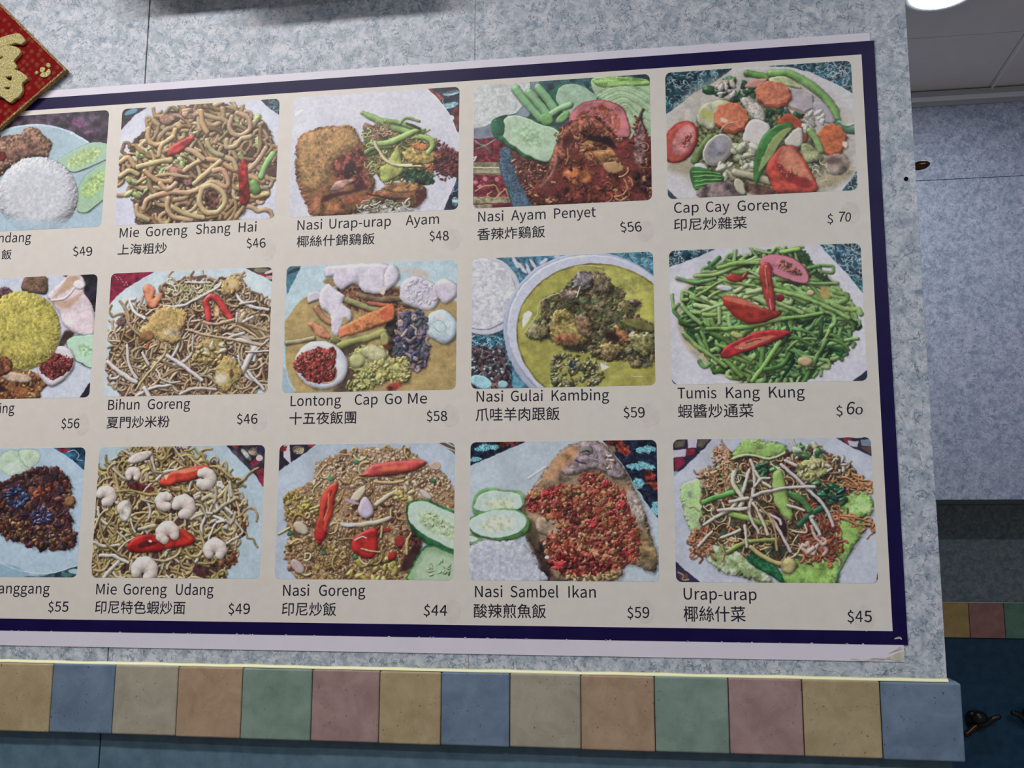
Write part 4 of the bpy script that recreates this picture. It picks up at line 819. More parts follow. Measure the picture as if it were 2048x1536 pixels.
    P.F([(435, 880), (480, 830), (560, 780), (700, 720), (850, 700), (960, 710), (970, 730), (880, 770), (740, 830), (600, 880), (500, 910), (450, 910)], (178, 32, 36), bev=8, sh=7, spec=.15); P.F([(540, 840), (640, 780), (820, 740), (860, 745), (740, 800), (620, 850)], (206, 104, 76), soft=4); P.S([(630, 800), (700, 775), (740, 770)], 8, (110, 40, 30), sh=0); P.C([(560, 840), (660, 790), (680, 820), (600, 850)], 8, 9, [(220, 180, 130)], sh=0)
    return P
# -- row 2
def p20():
    P = Paint(2, 0, 0, 880, 4.151, (150, 176, 196)); P.im *= (1 + NZ['a'] * .02)[..., None]
    P.F([(-700, 1140), (0, 1030), (240, 1110), (240, 1170), (-700, 1170)], (120, 158, 182), soft=4)
    clipped(P, [(430, 60), (720, 60), (720, 265), (600, 160), (500, 95)], lambda: (P.F([(400, 50), (740, 50), (740, 290), (400, 290)], (26, 72, 104), smooth=False, nz=.2), P.E(530, 85, 60, 16, 0, (140, 30, 40)), P.S([(570, 100), (620, 80), (660, 130), (640, 160), (690, 170)], 5, (140, 176, 190), sh=0)), smooth=False)
    clipped(P, [(210, 1130), (380, 1120), (540, 1080), (660, 1040), (660, 1160), (210, 1160)], lambda: (P.F([(200, 1000), (700, 1000), (700, 1170), (200, 1170)], (40, 66, 84), smooth=False, nz=.25), P.E(620, 1090, 50, 20, 0, (140, 176, 190)), P.E(300, 1150, 60, 10, 0, (90, 40, 54)), P.E(560, 1120, 50, 16, 0, (50, 104, 90))), smooth=False)
    P.S([(0, 1010), (150, 1080), (380, 1110), (640, 1050)], 7, (180, 200, 214), sh=0, alpha=.6)
    P.E(110, 190, 130, 110, 10, (160, 186, 162), nz=.04, rim=(3, (130, 160, 120))); P.E(110, 230, 60, 50, 0, (176, 196, 182), soft=8); P.F([(160, 80), (320, 85), (330, 170), (250, 230), (190, 190)], (166, 190, 164), nz=.04, rim=(3, (120, 150, 120)))
    K = [(-500, 500), (-300, 330), (0, 350), (130, 300), (260, 240), (400, 220), (520, 260), (580, 330), (605, 410), (570, 450), (620, 490), (620, 540), (570, 560), (610, 670), (590, 720), (635, 810), (620, 870), (560, 905), (400, 900), (360, 915), (220, 860), (60, 820), (-40, 770), (-450, 760)]
    P.F(K, (72, 36, 34), nz=.3, nk='c', col2=(44, 28, 40), sh=8, wob=3, bev=12)
    P.C(K, 420, 34, [(96, 46, 36), (74, 32, 32), (44, 26, 32), (118, 62, 42), (62, 40, 58), (52, 36, 50), (90, 56, 50)], sh=2, spec=.15, wob=1, shade=.4)
    P.C([(60, 430), (160, 400), (240, 470), (160, 560), (90, 530)], 26, 34, [(34, 44, 84), (46, 60, 100)], sh=1, spec=.3); P.C([(250, 640), (350, 560), (450, 560), (420, 680), (300, 690)], 26, 28, [(44, 44, 84), (60, 50, 90)], sh=1, spec=.4); P.C([(300, 420), (420, 400), (380, 460), (300, 480)], 14, 26, [(150, 62, 40), (164, 84, 50)], sh=1)
    P.C([(10, 640), (250, 680), (500, 760), (560, 860), (340, 880), (60, 780)], 70, 20, [(124, 80, 36), (96, 60, 32), (140, 104, 50)], sh=1); P.E(580, 510, 46, 40, -30, (134, 90, 50), bev=10, sh=3)
    return P
def p21():
    P = Paint(2, 1, 175, 880, 4.151, (152, 176, 190)); P.im *= (1 + NZ['a'] * .03)[..., None]
    clipped(P, [(1140, 35), (1480, 30), (1480, 420), (1400, 300), (1290, 190)], lambda: (P.F([(1100, 30), (1500, 30), (1500, 430), (1100, 430)], (48, 40, 54), smooth=False, nz=.2), P.E(1400, 90, 60, 40, 0, (128, 116, 96), nz=.2), P.E(1320, 120, 70, 20, 50, (130, 136, 126), nz=.2), P.F([(1350, 190), (1390, 150), (1430, 190), (1380, 220)], (140, 28, 54), smooth=False), P.E(1430, 150, 30, 26, 0, (190, 170, 176)), P.F([(1200, 50), (1250, 50), (1250, 70), (1220, 70)], (140, 30, 40), smooth=False), P.F([(1400, 250), (1480, 230), (1480, 420), (1440, 390)], (140, 28, 54), smooth=False), P.E(1440, 70, 30, 50, 20, (40, 44, 80))), smooth=False)
    R = [(220, 200), (300, 80), (520, 60), (780, 70), (900, 160), (1060, 180), (1180, 280), (1250, 420), (1290, 560), (1310, 680), (1270, 800), (1230, 900), (1220, 1000), (1150, 1060), (1110, 1160), (600, 1170), (30, 1170), (50, 1000), (60, 600), (90, 320)]
    P.F(R, (88, 62, 44), nz=.25, nk='c', col2=(58, 36, 38), wob=3, sh=5)
    pal = [(156, 134, 82), (170, 150, 96), (138, 114, 62), (150, 136, 72), (176, 160, 116)]
    P.N(R, 230, 230, 9, pal, curl=.45); P.C(R, 30, 44, [(112, 58, 40), (128, 84, 56), (150, 140, 80)], sh=2); P.N(R, 300, 220, 9.5, pal, curl=.5)
    P.F([(340, 370), (420, 350), (560, 400), (500, 450), (400, 430)], (88, 34, 28), nz=.2, soft=8); P.F([(880, 1100), (900, 1040), (1010, 1060), (980, 1140)], (58, 28, 30), nz=.2, soft=6)
    P.C([(1120, 940), (1220, 900), (1220, 1020), (1100, 1080)], 12, 36, [(134, 76, 44), (110, 54, 34)], sh=2)
    wh = [(178, 170, 154), (164, 158, 138), (188, 182, 174)]; P.N(R, 30, 170, 10, wh, curl=.2, sh=3); P.N([(960, 400), (1250, 420), (1290, 640), (1100, 700), (900, 620)], 24, 180, 13, wh + [(176, 160, 116), (168, 150, 100)], curl=.1, sh=3)
    for pts, wd in (([(220, 240), (300, 310), (340, 330)], 16), ([(580, 330), (640, 270), (740, 250)], 18), ([(110, 960), (220, 960), (340, 1020)], 19), ([(140, 1140), (200, 1070), (260, 1010)], 22), ([(950, 820), (950, 720), (980, 640)], 18), ([(60, 850), (150, 880), (270, 870)], 16), ([(430, 740), (560, 710)], 20), ([(860, 550), (940, 540), (990, 640)], 14), ([(1180, 350), (1200, 460)], 18)): P.S(pts, wd, wh[P.rs.randint(3)], sh=4)
    for pts in ([(100, 640), (120, 780), (200, 900), (330, 980)], [(260, 920), (340, 840), (480, 790)], [(820, 900), (860, 960), (940, 950), (970, 860), (930, 760)], [(500, 980), (640, 1000), (750, 950), (780, 890)], [(60, 1080), (140, 1080), (190, 1000)], [(380, 980), (520, 990)], [(1240, 360), (1300, 330), (1340, 280), (1420, 230)], [(230, 430), (360, 420), (500, 450), (620, 440)], [(520, 180), (540, 250), (620, 270)], [(840, 130), (960, 220), (1080, 220), (1200, 310)], [(60, 740), (110, 620), (170, 580)]): P.S(pts, 13, pal[P.rs.randint(5)], sh=4)
    P.F([(600, 360), (650, 290), (760, 250), (900, 215), (1010, 215), (1000, 260), (880, 330), (740, 360), (680, 385)], (202, 50, 32), bev=12, sh=6, spec=.2); P.E(830, 255, 90, 16, -8, (214, 120, 80), soft=4); P.F([(640, 290), (680, 290), (660, 330)], (220, 190, 140), soft=3)
    P.F([(330, 890), (380, 820), (480, 780), (560, 790), (640, 870), (620, 920), (480, 935), (380, 930)], (172, 20, 18), bev=14, sh=6, spec=.15); P.F([(420, 870), (480, 840), (580, 850), (500, 890), (430, 890)], (84, 16, 20), soft=6); P.E(520, 840, 16, 12, 0, (220, 180, 150), soft=2)
    P.F([(640, 890), (700, 760), (800, 740), (890, 810), (880, 860), (760, 890)], (184, 30, 20), bev=14, sh=5, spec=.15); P.E(830, 790, 50, 14, 40, (208, 60, 36), soft=6)
    P.sw = 1
    def shrimp(cx, cy, r, a0=0, c=(196, 184, 176)):
        t = np.radians(np.linspace(a0, a0 + 250, 7)); P.S(np.c_[cx + r * .52 * np.cos(t), cy + r * .5 * np.sin(t)], r * .52, c, sh=5, shade=.7, spec=.1, taper=.35)
        for k in range(5): P.S([(cx + r * .2 * math.cos(t[k + 1]), cy + r * .2 * math.sin(t[k + 1])), (cx + r * math.cos(t[k + 1]), cy + r * .95 * math.sin(t[k + 1]))], 2.5, (206, 164, 140), sh=0, alpha=.5)
    for a in ((380, 290, 72, 150), (150, 470, 96, 200), (970, 320, 100, 240), (650, 510, 88, 60), (790, 560, 110, 200), (670, 780, 108, 120), (1060, 920, 104, 150), (470, 1090, 122, 170), (320, 570, 70, 90)): shrimp(*a)
    P.E(440, 140, 110, 40, -20, (180, 168, 160), bev=10, nz=.06, sh=3)
    P.E(320, 590, 50, 90, 10, (178, 170, 158), bev=10, nz=.1, sh=3)
    return P
def p22():
    P = Paint(2, 2, 540, 870, 4.042, (158, 174, 190)); P.im *= (1 + NZ['a'] * .025)[..., None]
    clipped(P, [(60, 70), (380, 70), (240, 170), (60, 300)], lambda: (P.F([(50, 60), (400, 60), (400, 300), (50, 300)], (34, 30, 50), smooth=False), P.F([(110, 80), (160, 80), (170, 240), (110, 180)], (180, 174, 186), smooth=False), P.F([(90, 90), (140, 90), (130, 130), (85, 130)], (140, 26, 34), smooth=False), P.E(230, 120, 50, 34, 0, (150, 136, 104), nz=.3), P.E(330, 82, 26, 14, 0, (150, 40, 40))), smooth=False)
    clipped(P, [(1330, 55), (1510, 50), (1510, 170), (1420, 100)], lambda: (P.F([(1300, 40), (1520, 40), (1520, 180), (1300, 180)], (96, 84, 84), smooth=False), P.S([(1350, 60), (1520, 150)], 8, (180, 170, 150), sh=0), P.S([(1400, 50), (1520, 110)], 8, (150, 170, 160), sh=0)), smooth=False)
    R = [(370, 240), (450, 180), (600, 150), (780, 110), (960, 110), (1150, 150), (1270, 240), (1380, 290), (1450, 380), (1500, 500), (1510, 620), (1200, 560), (1150, 800), (1200, 1000), (1130, 1180), (500, 1180), (240, 1160), (160, 1050), (130, 960), (170, 850), (120, 650), (130, 500), (260, 420), (380, 340)]
    P.F(R, (164, 130, 92), nz=.14, nk='c', col2=(140, 104, 68), wob=3, sh=5)
    pal = [(184, 152, 110), (166, 130, 84), (196, 170, 134), (150, 110, 66), (176, 146, 92), (190, 150, 118)]
    P.C(R, 60, 60, [(118, 84, 52), (104, 74, 44)], sh=0, shade=.2, spec=0); P.C(R, 2100, 15, pal, asp=.6, sh=1.2, spec=.05, shade=.32); P.C([(380, 240), (600, 150), (960, 110), (1250, 230), (1460, 380), (1300, 500), (800, 420), (400, 440)], 520, 15, [(196, 170, 140), (204, 180, 156), (184, 150, 112), (190, 160, 130)], asp=.75, sh=1.5, spec=.05, shade=.35); P.C([(130, 480), (380, 500), (360, 640), (150, 660)], 60, 26, [(172, 152, 62), (150, 128, 48), (186, 170, 84)], sh=2)
    P.C([(150, 850), (600, 800), (1150, 900), (1130, 1170), (250, 1160)], 700, 17, [(160, 124, 76), (146, 106, 64), (180, 150, 110), (112, 72, 44), (158, 140, 60)], asp=.7, sh=2, shade=.4, spec=.08)
    P.C([(680, 1040), (1100, 1000), (1130, 1160), (700, 1160)], 34, 36, [(170, 156, 66), (190, 176, 90), (146, 128, 52)], sh=2); P.C([(560, 640), (1000, 560), (1100, 760), (900, 960), (620, 760)], 50, 26, [(120, 74, 52), (148, 108, 70), (100, 56, 44)], sh=2)
    P.F([(1050, 1080), (1100, 960), (1200, 870), (1230, 900), (1160, 1060), (1100, 1100)], (62, 34, 34), soft=10); P.F([(1090, 800), (1200, 760), (1240, 870), (1150, 900)], (84, 46, 36), nz=.3, nk='c', soft=12)
    P.N(R, 46, 150, 8, [(190, 164, 110), (170, 140, 80), (196, 180, 130), (150, 120, 60)], curl=.5, sh=3)
    P.C(R, 70, 12, [(60, 110, 60), (120, 146, 70)], sh=1, asp=.8) if False else None
    for x, y in ((495, 355), (160, 795), (435, 950), (690, 985), (1320, 370), (700, 220)): P.E(x, y, 22, 18, 0, (56, 128, 78), bev=6, sh=2)
    P.S([(580, 720), (700, 730), (860, 705), (980, 670)], 26, (178, 168, 138), sh=4, taper=.3); P.E(640, 722, 60, 18, 0, (186, 190, 196), soft=6); P.S([(860, 560), (940, 500), (1010, 460)], 24, (182, 172, 130), sh=3); P.S([(890, 830), (910, 740)], 11, (190, 156, 90), sh=3); P.S([(975, 600), (975, 670)], 10, (196, 170, 120), sh=3); P.S([(1110, 960), (1110, 860), (1140, 790)], 13, (186, 158, 94), sh=3); P.S([(760, 930), (880, 945)], 9, (190, 156, 90), sh=2); P.S([(850, 375), (960, 385), (1080, 370)], 16, (190, 150, 100), sh=3); P.S([(70, 800), (160, 750)], 13, (176, 160, 110), sh=2)
    P.F([(650, 520), (700, 450), (770, 405), (780, 440), (740, 510), (700, 540)], (192, 176, 150), bev=8, sh=4); P.F([(710, 600), (740, 520), (780, 500), (830, 570), (835, 640), (780, 680), (725, 650)], (182, 168, 190), bev=12, sh=5); P.F([(600, 510), (680, 530), (720, 560), (640, 550)], (172, 140, 164), soft=3)
    P.E(225, 1060, 72, 42, 50, (172, 150, 150), bev=8, sh=4); P.E(250, 750, 70, 44, 40, (178, 166, 140), bev=8, sh=3); P.E(1340, 250, 46, 36, 0, (180, 150, 130), bev=4); P.E(1260, 480, 60, 24, 40, (186, 172, 160), bev=6, sh=2); P.C([(1020, 430), (1150, 450), (1130, 530), (1020, 500)], 10, 34, [(184, 162, 78), (196, 176, 104)], sh=2)
    P.F([(725, 330), (780, 290), (820, 240), (1000, 210), (1180, 200), (1270, 215), (1250, 245), (1150, 290), (1000, 325), (850, 335), (760, 340)], (190, 62, 56), bev=14, sh=6, spec=.2, nz=.05); P.E(980, 270, 120, 18, -6, (216, 96, 60), soft=8)
    P.F([(545, 380), (550, 430), (520, 520), (510, 640), (480, 700), (450, 830), (390, 885), (360, 820), (365, 740), (395, 640), (420, 500), (480, 410)], (188, 48, 34), bev=12, sh=6, spec=.2); P.S([(500, 450), (450, 580), (430, 720)], 9, (110, 34, 26), sh=0); P.S([(480, 480), (470, 600), (440, 690)], 7, (206, 110, 70), sh=0); P.E(410, 810, 40, 50, 20, (190, 26, 30), bev=12, soft=4)
    P.F([(655, 890), (700, 810), (780, 765), (860, 755), (870, 830), (860, 960), (800, 1000), (700, 960)], (178, 30, 28), bev=14, sh=5, spec=.2); P.S([(690, 850), (740, 820), (780, 830)], 7, (230, 190, 190), sh=0); P.E(1050, 860, 40, 50, 0, (160, 40, 34), bev=10, sh=3); P.E(990, 980, 40, 30, -50, (150, 30, 28), bev=8, sh=2); P.E(930, 770, 50, 20, 0, (160, 40, 34), bev=6)
    P.S([(740, 920), (890, 945)], 9, (196, 160, 96), sh=3); P.S([(895, 830), (905, 750)], 11, (196, 164, 100), sh=3)
    P.F([(1100, 600), (1130, 540), (1250, 520), (1400, 580), (1520, 660), (1520, 980), (1420, 970), (1250, 870), (1140, 760)], (28, 92, 48), bev=14, sh=8, nz=.08)
    P.F([(1110, 610), (1140, 550), (1250, 530), (1390, 590), (1520, 670), (1520, 920), (1380, 880), (1220, 790), (1130, 710)], (170, 196, 178), bev=5, rim=(3, (70, 130, 80)))
    P.F([(1190, 640), (1300, 610), (1440, 690), (1520, 780), (1510, 850), (1360, 810), (1230, 730)], (166, 192, 150), nz=.06, nk='c', soft=10); P.C([(1210, 650), (1320, 630), (1480, 760), (1440, 830), (1280, 750)], 22, 16, [(184, 202, 150), (150, 180, 120)], sh=0, asp=.5)
    P.F([(1130, 1180), (1150, 1060), (1220, 930), (1300, 890), (1520, 980), (1520, 1180)], (130, 166, 120), bev=5, sh=8, rim=(6, (40, 100, 56))); P.F([(1190, 1160), (1220, 1020), (1290, 950), (1500, 1010), (1500, 1170)], (156, 184, 150), soft=14); P.C([(1280, 1040), (1420, 1020), (1460, 1120), (1300, 1130)], 22, 18, [(170, 190, 140), (134, 170, 110)], sh=0, asp=.5)
    return P
def p23():
    P = Paint(2, 3, 930, 870, 3.84, (162, 178, 190)); P.im *= (1 + NZ['a'] * .02)[..., None]
    def ikat(pts, blobs, reds):
        clipped(P, pts, lambda: (P.F(pts, (18, 28, 52), smooth=False, nz=.3, nk='c'), [P.E(*r, (110, 34, 26), nz=.3, nk='c', soft=4, wob=2) for r in reds], [(P.E(*b, (92, 164, 178), nz=.12, nk='d', soft=3, wob=2)) for b in blobs]), smooth=False)
    ikat([(40, 40), (490, 40), (300, 120), (40, 235)], [(170, 95, 100, 26, -10), (80, 190, 50, 16, -10)], [(330, 60, 120, 24, -10)])
    ikat([(1050, 30), (1500, 30), (1500, 670), (1400, 530), (1290, 370), (1220, 240)], [(1390, 110, 80, 30, -5), (1350, 240, 110, 28, 3), (1330, 370, 50, 40, 0), (1470, 560, 30, 50, 0)], [(1200, 90, 40, 90, -40), (1420, 330, 40, 100, -30), (1110, 60, 40, 20, 0)])
    P.S([(490, 330), (580, 270), (620, 250)], 12, (206, 204, 200), sh=0, alpha=.6, soft=6)
    K = [(410, 570), (460, 480), (560, 350), (650, 220), (730, 130), (860, 55), (1010, 42), (1100, 110), (1210, 240), (1290, 390), (1370, 560), (1430, 780), (1480, 940), (1440, 1060), (1330, 1000), (1220, 1000), (1200, 1090), (1060, 1120), (780, 1120), (600, 1120), (560, 960), (470, 800), (480, 660)]
    P.F(K, (146, 122, 92), bev=22, nz=.1, nk='b', col2=(126, 100, 74), sh=8, wob=2)
    P.F([(700, 180), (860, 60), (1000, 50), (1120, 140), (1230, 300), (1160, 340), (1000, 260), (860, 300), (740, 300)], (138, 120, 124), bev=14, nz=.12, nk='c', soft=6); P.F([(720, 160), (850, 70), (860, 150), (760, 260), (640, 350), (600, 340)], (172, 124, 84), soft=14, nz=.08)
    P.E(930, 120, 52, 34, 10, (116, 110, 106), bev=8); P.S([(900, 130), (930, 120), (950, 130)], 7, (30, 24, 30), sh=0); P.S([(850, 190), (880, 210), (920, 220)], 10, (50, 44, 70), sh=0); P.S([(970, 80), (1040, 150), (1010, 190), (930, 170)], 7, (150, 140, 160), sh=0); P.C([(1040, 180), (1120, 150), (1150, 220), (1080, 270)], 14, 18, [(80, 56, 50), (190, 170, 150), (140, 116, 96)], sh=1); P.F([(1100, 90), (1150, 90), (1150, 140)], (126, 100, 60), soft=3)
    P.F([(480, 780), (540, 760), (620, 900), (640, 1000), (700, 1110), (600, 1120), (560, 960)], (60, 42, 40), soft=10, nz=.2); P.F([(500, 640), (560, 700), (560, 880), (480, 760)], (84, 70, 50), soft=10)
    P.F([(560, 640), (660, 640), (760, 700), (700, 780), (560, 740)], (164, 140, 112), bev=12, nz=.08, soft=5)
    P.F([(1320, 760), (1400, 760), (1470, 940), (1380, 980), (1300, 900)], (140, 114, 70), nz=.12, nk='e', soft=8); P.F([(1250, 420), (1330, 480), (1370, 620), (1320, 700), (1240, 560)], (166, 150, 140), nz=.12, nk='c', soft=8)
    S_ = [(520, 460), (640, 410), (860, 380), (900, 300), (1010, 290), (1060, 350), (1220, 430), (1260, 560), (1320, 700), (1340, 860), (1260, 970), (1140, 1050), (940, 1090), (760, 1080), (690, 1000), (630, 900), (610, 800), (720, 720), (640, 640), (560, 600), (480, 560)]
    P.F(S_, (136, 56, 36), nz=.25, nk='c', col2=(104, 34, 28), wob=3, soft=3)
    P.N(S_, 60, 80, 12, [(150, 84, 48), (166, 58, 44), (120, 44, 34)], sh=1, curl=.5); P.C(S_, 420, 34, [(150, 84, 48), (156, 62, 44), (140, 50, 36), (150, 92, 54), (118, 40, 32), (166, 104, 66), (172, 66, 56)], asp=.8, sh=1.5, spec=.1, shade=.3, wob=3); P.C(S_, 160, 14, [(176, 110, 66), (190, 140, 90), (178, 50, 44)], asp=.8, sh=1, spec=.2, shade=.3, wob=1)
    P.C([(620, 980), (800, 900), (1100, 960), (1060, 1060), (800, 1080)], 90, 22, [(110, 24, 22), (140, 30, 26), (90, 24, 24)], sh=2, spec=.3); P.C([(780, 560), (900, 620), (860, 680), (760, 640)], 24, 22, [(90, 36, 32), (112, 48, 40)], sh=2)
    for a in ((630, 445, 40, 34, 20), (520, 540, 40, 30, 20), (980, 300, 40, 20, 0), (1080, 370, 44, 30, 10), (1200, 530, 44, 40, 0), (980, 670, 50, 30, 10), (1240, 900, 50, 36, 0), (1150, 600, 34, 24, 30), (720, 990, 50, 36, 10)): P.E(*a, (176, 40, 42), bev=8, sh=2, spec=.15, wob=5, nz=.1)
    P.C(S_, 60, 9, [(206, 170, 120), (196, 150, 90)], sh=1, asp=.8); P.E(630, 935, 18, 14, 0, (210, 210, 210), soft=2, sh=1)
    P.C([(780, 1080), (1000, 1080), (1180, 1040), (1130, 1120), (800, 1120)], 40, 26, [(160, 130, 80), (140, 108, 60), (178, 150, 100)], sh=2)
    P.C([(740, 420), (880, 400), (900, 440), (760, 480)], 14, 24, [(160, 112, 60), (150, 96, 52)], sh=2)
    # cucumbers and rice
    def cuc(pts, inner, c=(172, 196, 186)):
        P.F(pts, (96, 150, 84), bev=4, sh=6); P.F(inner, c, bev=3, nz=.02, soft=2)
    cuc([(60, 590), (65, 500), (110, 430), (210, 408), (300, 425), (410, 430), (460, 480), (440, 560), (300, 600), (120, 620)], [(85, 580), (90, 500), (140, 445), (220, 425), (310, 440), (400, 445), (440, 490), (430, 560), (300, 590)]); P.E(270, 530, 120, 46, 0, (180, 196, 160), nz=.05, nk='c', soft=12)
    cuc([(0, 820), (40, 760), (130, 800), (140, 830), (60, 850)], [(10, 810), (40, 775), (110, 800), (60, 830)])
    P.F([(30, 650), (160, 590), (330, 560), (450, 600), (500, 680), (460, 760), (340, 810), (200, 800), (60, 760)], (70, 124, 56), bev=5, sh=6); P.F([(30, 660), (160, 590), (330, 565), (440, 605), (480, 660), (440, 730), (330, 780), (200, 790), (60, 745)], (176, 198, 190), bev=3, rim=(3, (110, 164, 100))); P.E(250, 680, 130, 60, -6, (186, 200, 168), nz=.05, nk='c', soft=14)
    P.F([(30, 880), (120, 820), (260, 810), (420, 830), (500, 900), (560, 1010), (600, 1130), (30, 1130)], (168, 174, 190), bev=14, nz=.04, nk='c', sh=6, wob=1.5, dark=.35); P.C([(40, 880), (250, 830), (440, 850), (580, 1110), (40, 1110)], 220, 11, [(176, 182, 194), (166, 174, 188), (182, 186, 196)], asp=.4, sh=0, shade=.09, jit=4, spec=0)
    return P
def p24():
    P = Paint(2, 4, 1335, 865, 3.747, (168, 176, 192)); P.im *= (1 + NZ['a'] * .02)[..., None]
    def chk(pts, it): clipped(P, pts, lambda: (P.F(pts, (40, 34, 62), smooth=False), [P.F(q, c, smooth=False) for q, c in it]), smooth=False)
    chk([(20, 40), (340, 40), (200, 190), (20, 350)], [([(150, 50), (220, 50), (215, 110), (150, 120)], (176, 170, 186)), ([(40, 130), (140, 125), (130, 180), (40, 190)], (176, 170, 186)), ([(140, 125), (205, 120), (200, 160), (135, 170)], (150, 30, 44)), ([(45, 200), (110, 180), (130, 230), (60, 290)], (140, 26, 54)), ([(50, 60), (130, 60), (120, 110), (50, 110)], (96, 84, 70)), ([(230, 55), (310, 50), (260, 110), (225, 100)], (90, 80, 66)), ([(40, 290), (80, 290), (60, 350), (30, 350)], (120, 150, 170))])
    chk([(1260, 40), (1540, 35), (1540, 185), (1400, 120)], [([(1300, 45), (1380, 45), (1350, 80)], (150, 30, 44)), ([(1350, 60), (1430, 60), (1420, 110), (1360, 95)], (176, 170, 180)), ([(1440, 50), (1520, 50), (1520, 110), (1450, 100)], (110, 130, 150)), ([(1440, 110), (1520, 110), (1520, 160)], (90, 66, 56))])
    chk([(50, 960), (130, 1030), (260, 1130), (50, 1130)], [([(80, 1040), (150, 1060), (160, 1100), (90, 1100)], (90, 56, 50))]); P.S([(80, 1050), (120, 1070), (110, 1100), (160, 1100)], 5, (170, 160, 150), sh=0)
    P.S([(1575, 1060), (1570, 1110), (1550, 1130)], 8, (40, 38, 60), sh=0)
    lt = (150, 186, 100)
    def leaf(pts, c=lt, c2=(126, 170, 74)): P.F(pts, c, bev=14, nz=.09, nk='b', col2=c2, sh=6, wob=2)
    leaf([(100, 400), (160, 370), (260, 360), (280, 560), (300, 760), (200, 780), (150, 700), (110, 560)], (166, 196, 140), (144, 186, 110))
    leaf([(260, 780), (380, 830), (600, 920), (760, 1080), (760, 1130), (560, 1080), (400, 1040), (280, 930)], (150, 176, 110), (168, 186, 150))
    leaf([(860, 1140), (900, 940), (980, 890), (1140, 950), (1240, 1000), (1250, 1130)], (130, 176, 70)); leaf([(1220, 1000), (1240, 800), (1300, 640), (1440, 640), (1500, 660), (1440, 780), (1370, 900), (1300, 1010), (1260, 1130)], (138, 180, 80)); P.S([(1360, 900), (1290, 1030), (1260, 1110)], 14, (70, 110, 70), sh=0); P.S([(1300, 760), (1260, 900), (1240, 960)], 10, (176, 200, 130), sh=0)
    leaf([(1280, 470), (1340, 410), (1440, 430), (1530, 500), (1530, 600), (1440, 640), (1330, 640), (1260, 560)], (132, 180, 76), (150, 190, 110))
    R = [(280, 340), (400, 200), (520, 130), (900, 130), (1100, 130), (1300, 200), (1420, 300), (1480, 400), (1300, 520), (1280, 640), (1250, 800), (1200, 950), (900, 940), (800, 1000), (620, 920), (460, 860), (350, 820), (200, 800), (260, 680), (260, 500)]
    P.F(R, (92, 62, 40), nz=.3, nk='c', col2=(48, 56, 40), wob=4, sh=4)
    P.C(R, 90, 46, [(44, 88, 52), (30, 68, 44), (88, 124, 60), (120, 60, 36), (70, 40, 36)], asp=.45, sh=3)
    P.N(R, 260, 150, 6, [(176, 128, 80), (188, 146, 92), (140, 92, 56), (180, 160, 110), (150, 76, 50), (190, 172, 128)], curl=.6, sh=2)
    P.N([(1080, 560), (1300, 620), (1240, 950), (1080, 920), (1000, 760)], 80, 130, 7, [(160, 76, 46), (140, 56, 40), (176, 96, 56)], curl=.5); P.N([(1260, 330), (1420, 320), (1490, 420), (1400, 400)], 26, 140, 6, [(186, 116, 66), (196, 136, 80)], curl=.3, ang=.4, spread=.4); P.N([(1280, 620), (1500, 640), (1520, 720), (1380, 680)], 14, 160, 6, [(190, 120, 66)], curl=.2, ang=.3, spread=.3)
    P.N([(170, 740), (330, 740), (260, 940), (180, 900)], 50, 90, 7, [(176, 112, 76), (150, 84, 52), (190, 140, 100)], curl=.7); P.N([(350, 130), (450, 130), (440, 240), (360, 230)], 34, 80, 7, [(180, 124, 90), (196, 150, 110)], curl=.7); P.N([(230, 300), (480, 230), (480, 420), (280, 420)], 60, 100, 6, [(190, 150, 100), (170, 116, 70), (196, 176, 140)], curl=.7)
    leaf([(470, 200), (540, 80), (600, 55), (760, 70), (890, 100), (860, 170), (740, 200), (600, 180), (520, 200)], (140, 176, 90), (120, 160, 74)); P.S([(490, 195), (600, 170), (760, 195), (880, 150)], 12, (176, 192, 130), sh=2)
    P.C([(930, 150), (1040, 90), (1160, 130), (1150, 200), (960, 200)], 22, 44, [(150, 176, 130), (90, 140, 80), (180, 190, 160)], sh=3); leaf([(950, 290), (1000, 220), (1100, 190), (1200, 230), (1190, 310), (1080, 370), (980, 350)], (178, 176, 108), (160, 160, 84)); P.C([(960, 290), (1080, 200), (1190, 250), (1080, 360)], 24, 30, [(186, 182, 116), (168, 164, 90), (196, 190, 140)], sh=2)
    P.C([(1180, 210), (1320, 200), (1340, 300), (1240, 320)], 20, 32, [(180, 160, 140), (196, 186, 176), (150, 110, 70)], sh=3, asp=.4)
    dk = [(40, 100, 60), (24, 76, 50), (60, 124, 66)]
    P.C([(1100, 380), (1280, 380), (1330, 520), (1180, 560), (1080, 480)], 36, 44, dk + [(16, 50, 50)], asp=.5, sh=3, spec=.3); P.C([(640, 260), (820, 240), (800, 330), (680, 340)], 18, 44, dk, asp=.4, sh=3); P.S([(270, 520), (380, 480), (490, 450)], 28, (80, 146, 62), sh=4); P.S([(990, 690), (1060, 620), (1160, 560)], 30, (34, 96, 66), sh=4); P.S([(920, 460), (1000, 500), (1060, 580)], 34, (70, 132, 60), sh=4)
    P.S([(470, 610), (620, 650), (740, 690)], 30, (118, 160, 66), sh=4); P.S([(450, 890), (600, 820), (800, 800)], 22, (130, 150, 66), sh=4); P.F([(590, 950), (620, 900), (760, 960), (840, 1040), (870, 1130), (780, 1080), (660, 1010)], (24, 92, 52), bev=10, sh=5, nz=.2, spec=.15)
    P.F([(780, 360), (800, 290), (850, 280), (880, 380), (900, 480), (940, 620), (930, 660), (860, 620), (800, 520)], (142, 182, 84), bev=14, sh=5)
    P.E(830, 880, 60, 60, 0, (40, 44, 30), soft=20, nz=.3); P.F([(800, 600), (880, 640), (900, 760), (840, 760)], (44, 26, 30), soft=12)
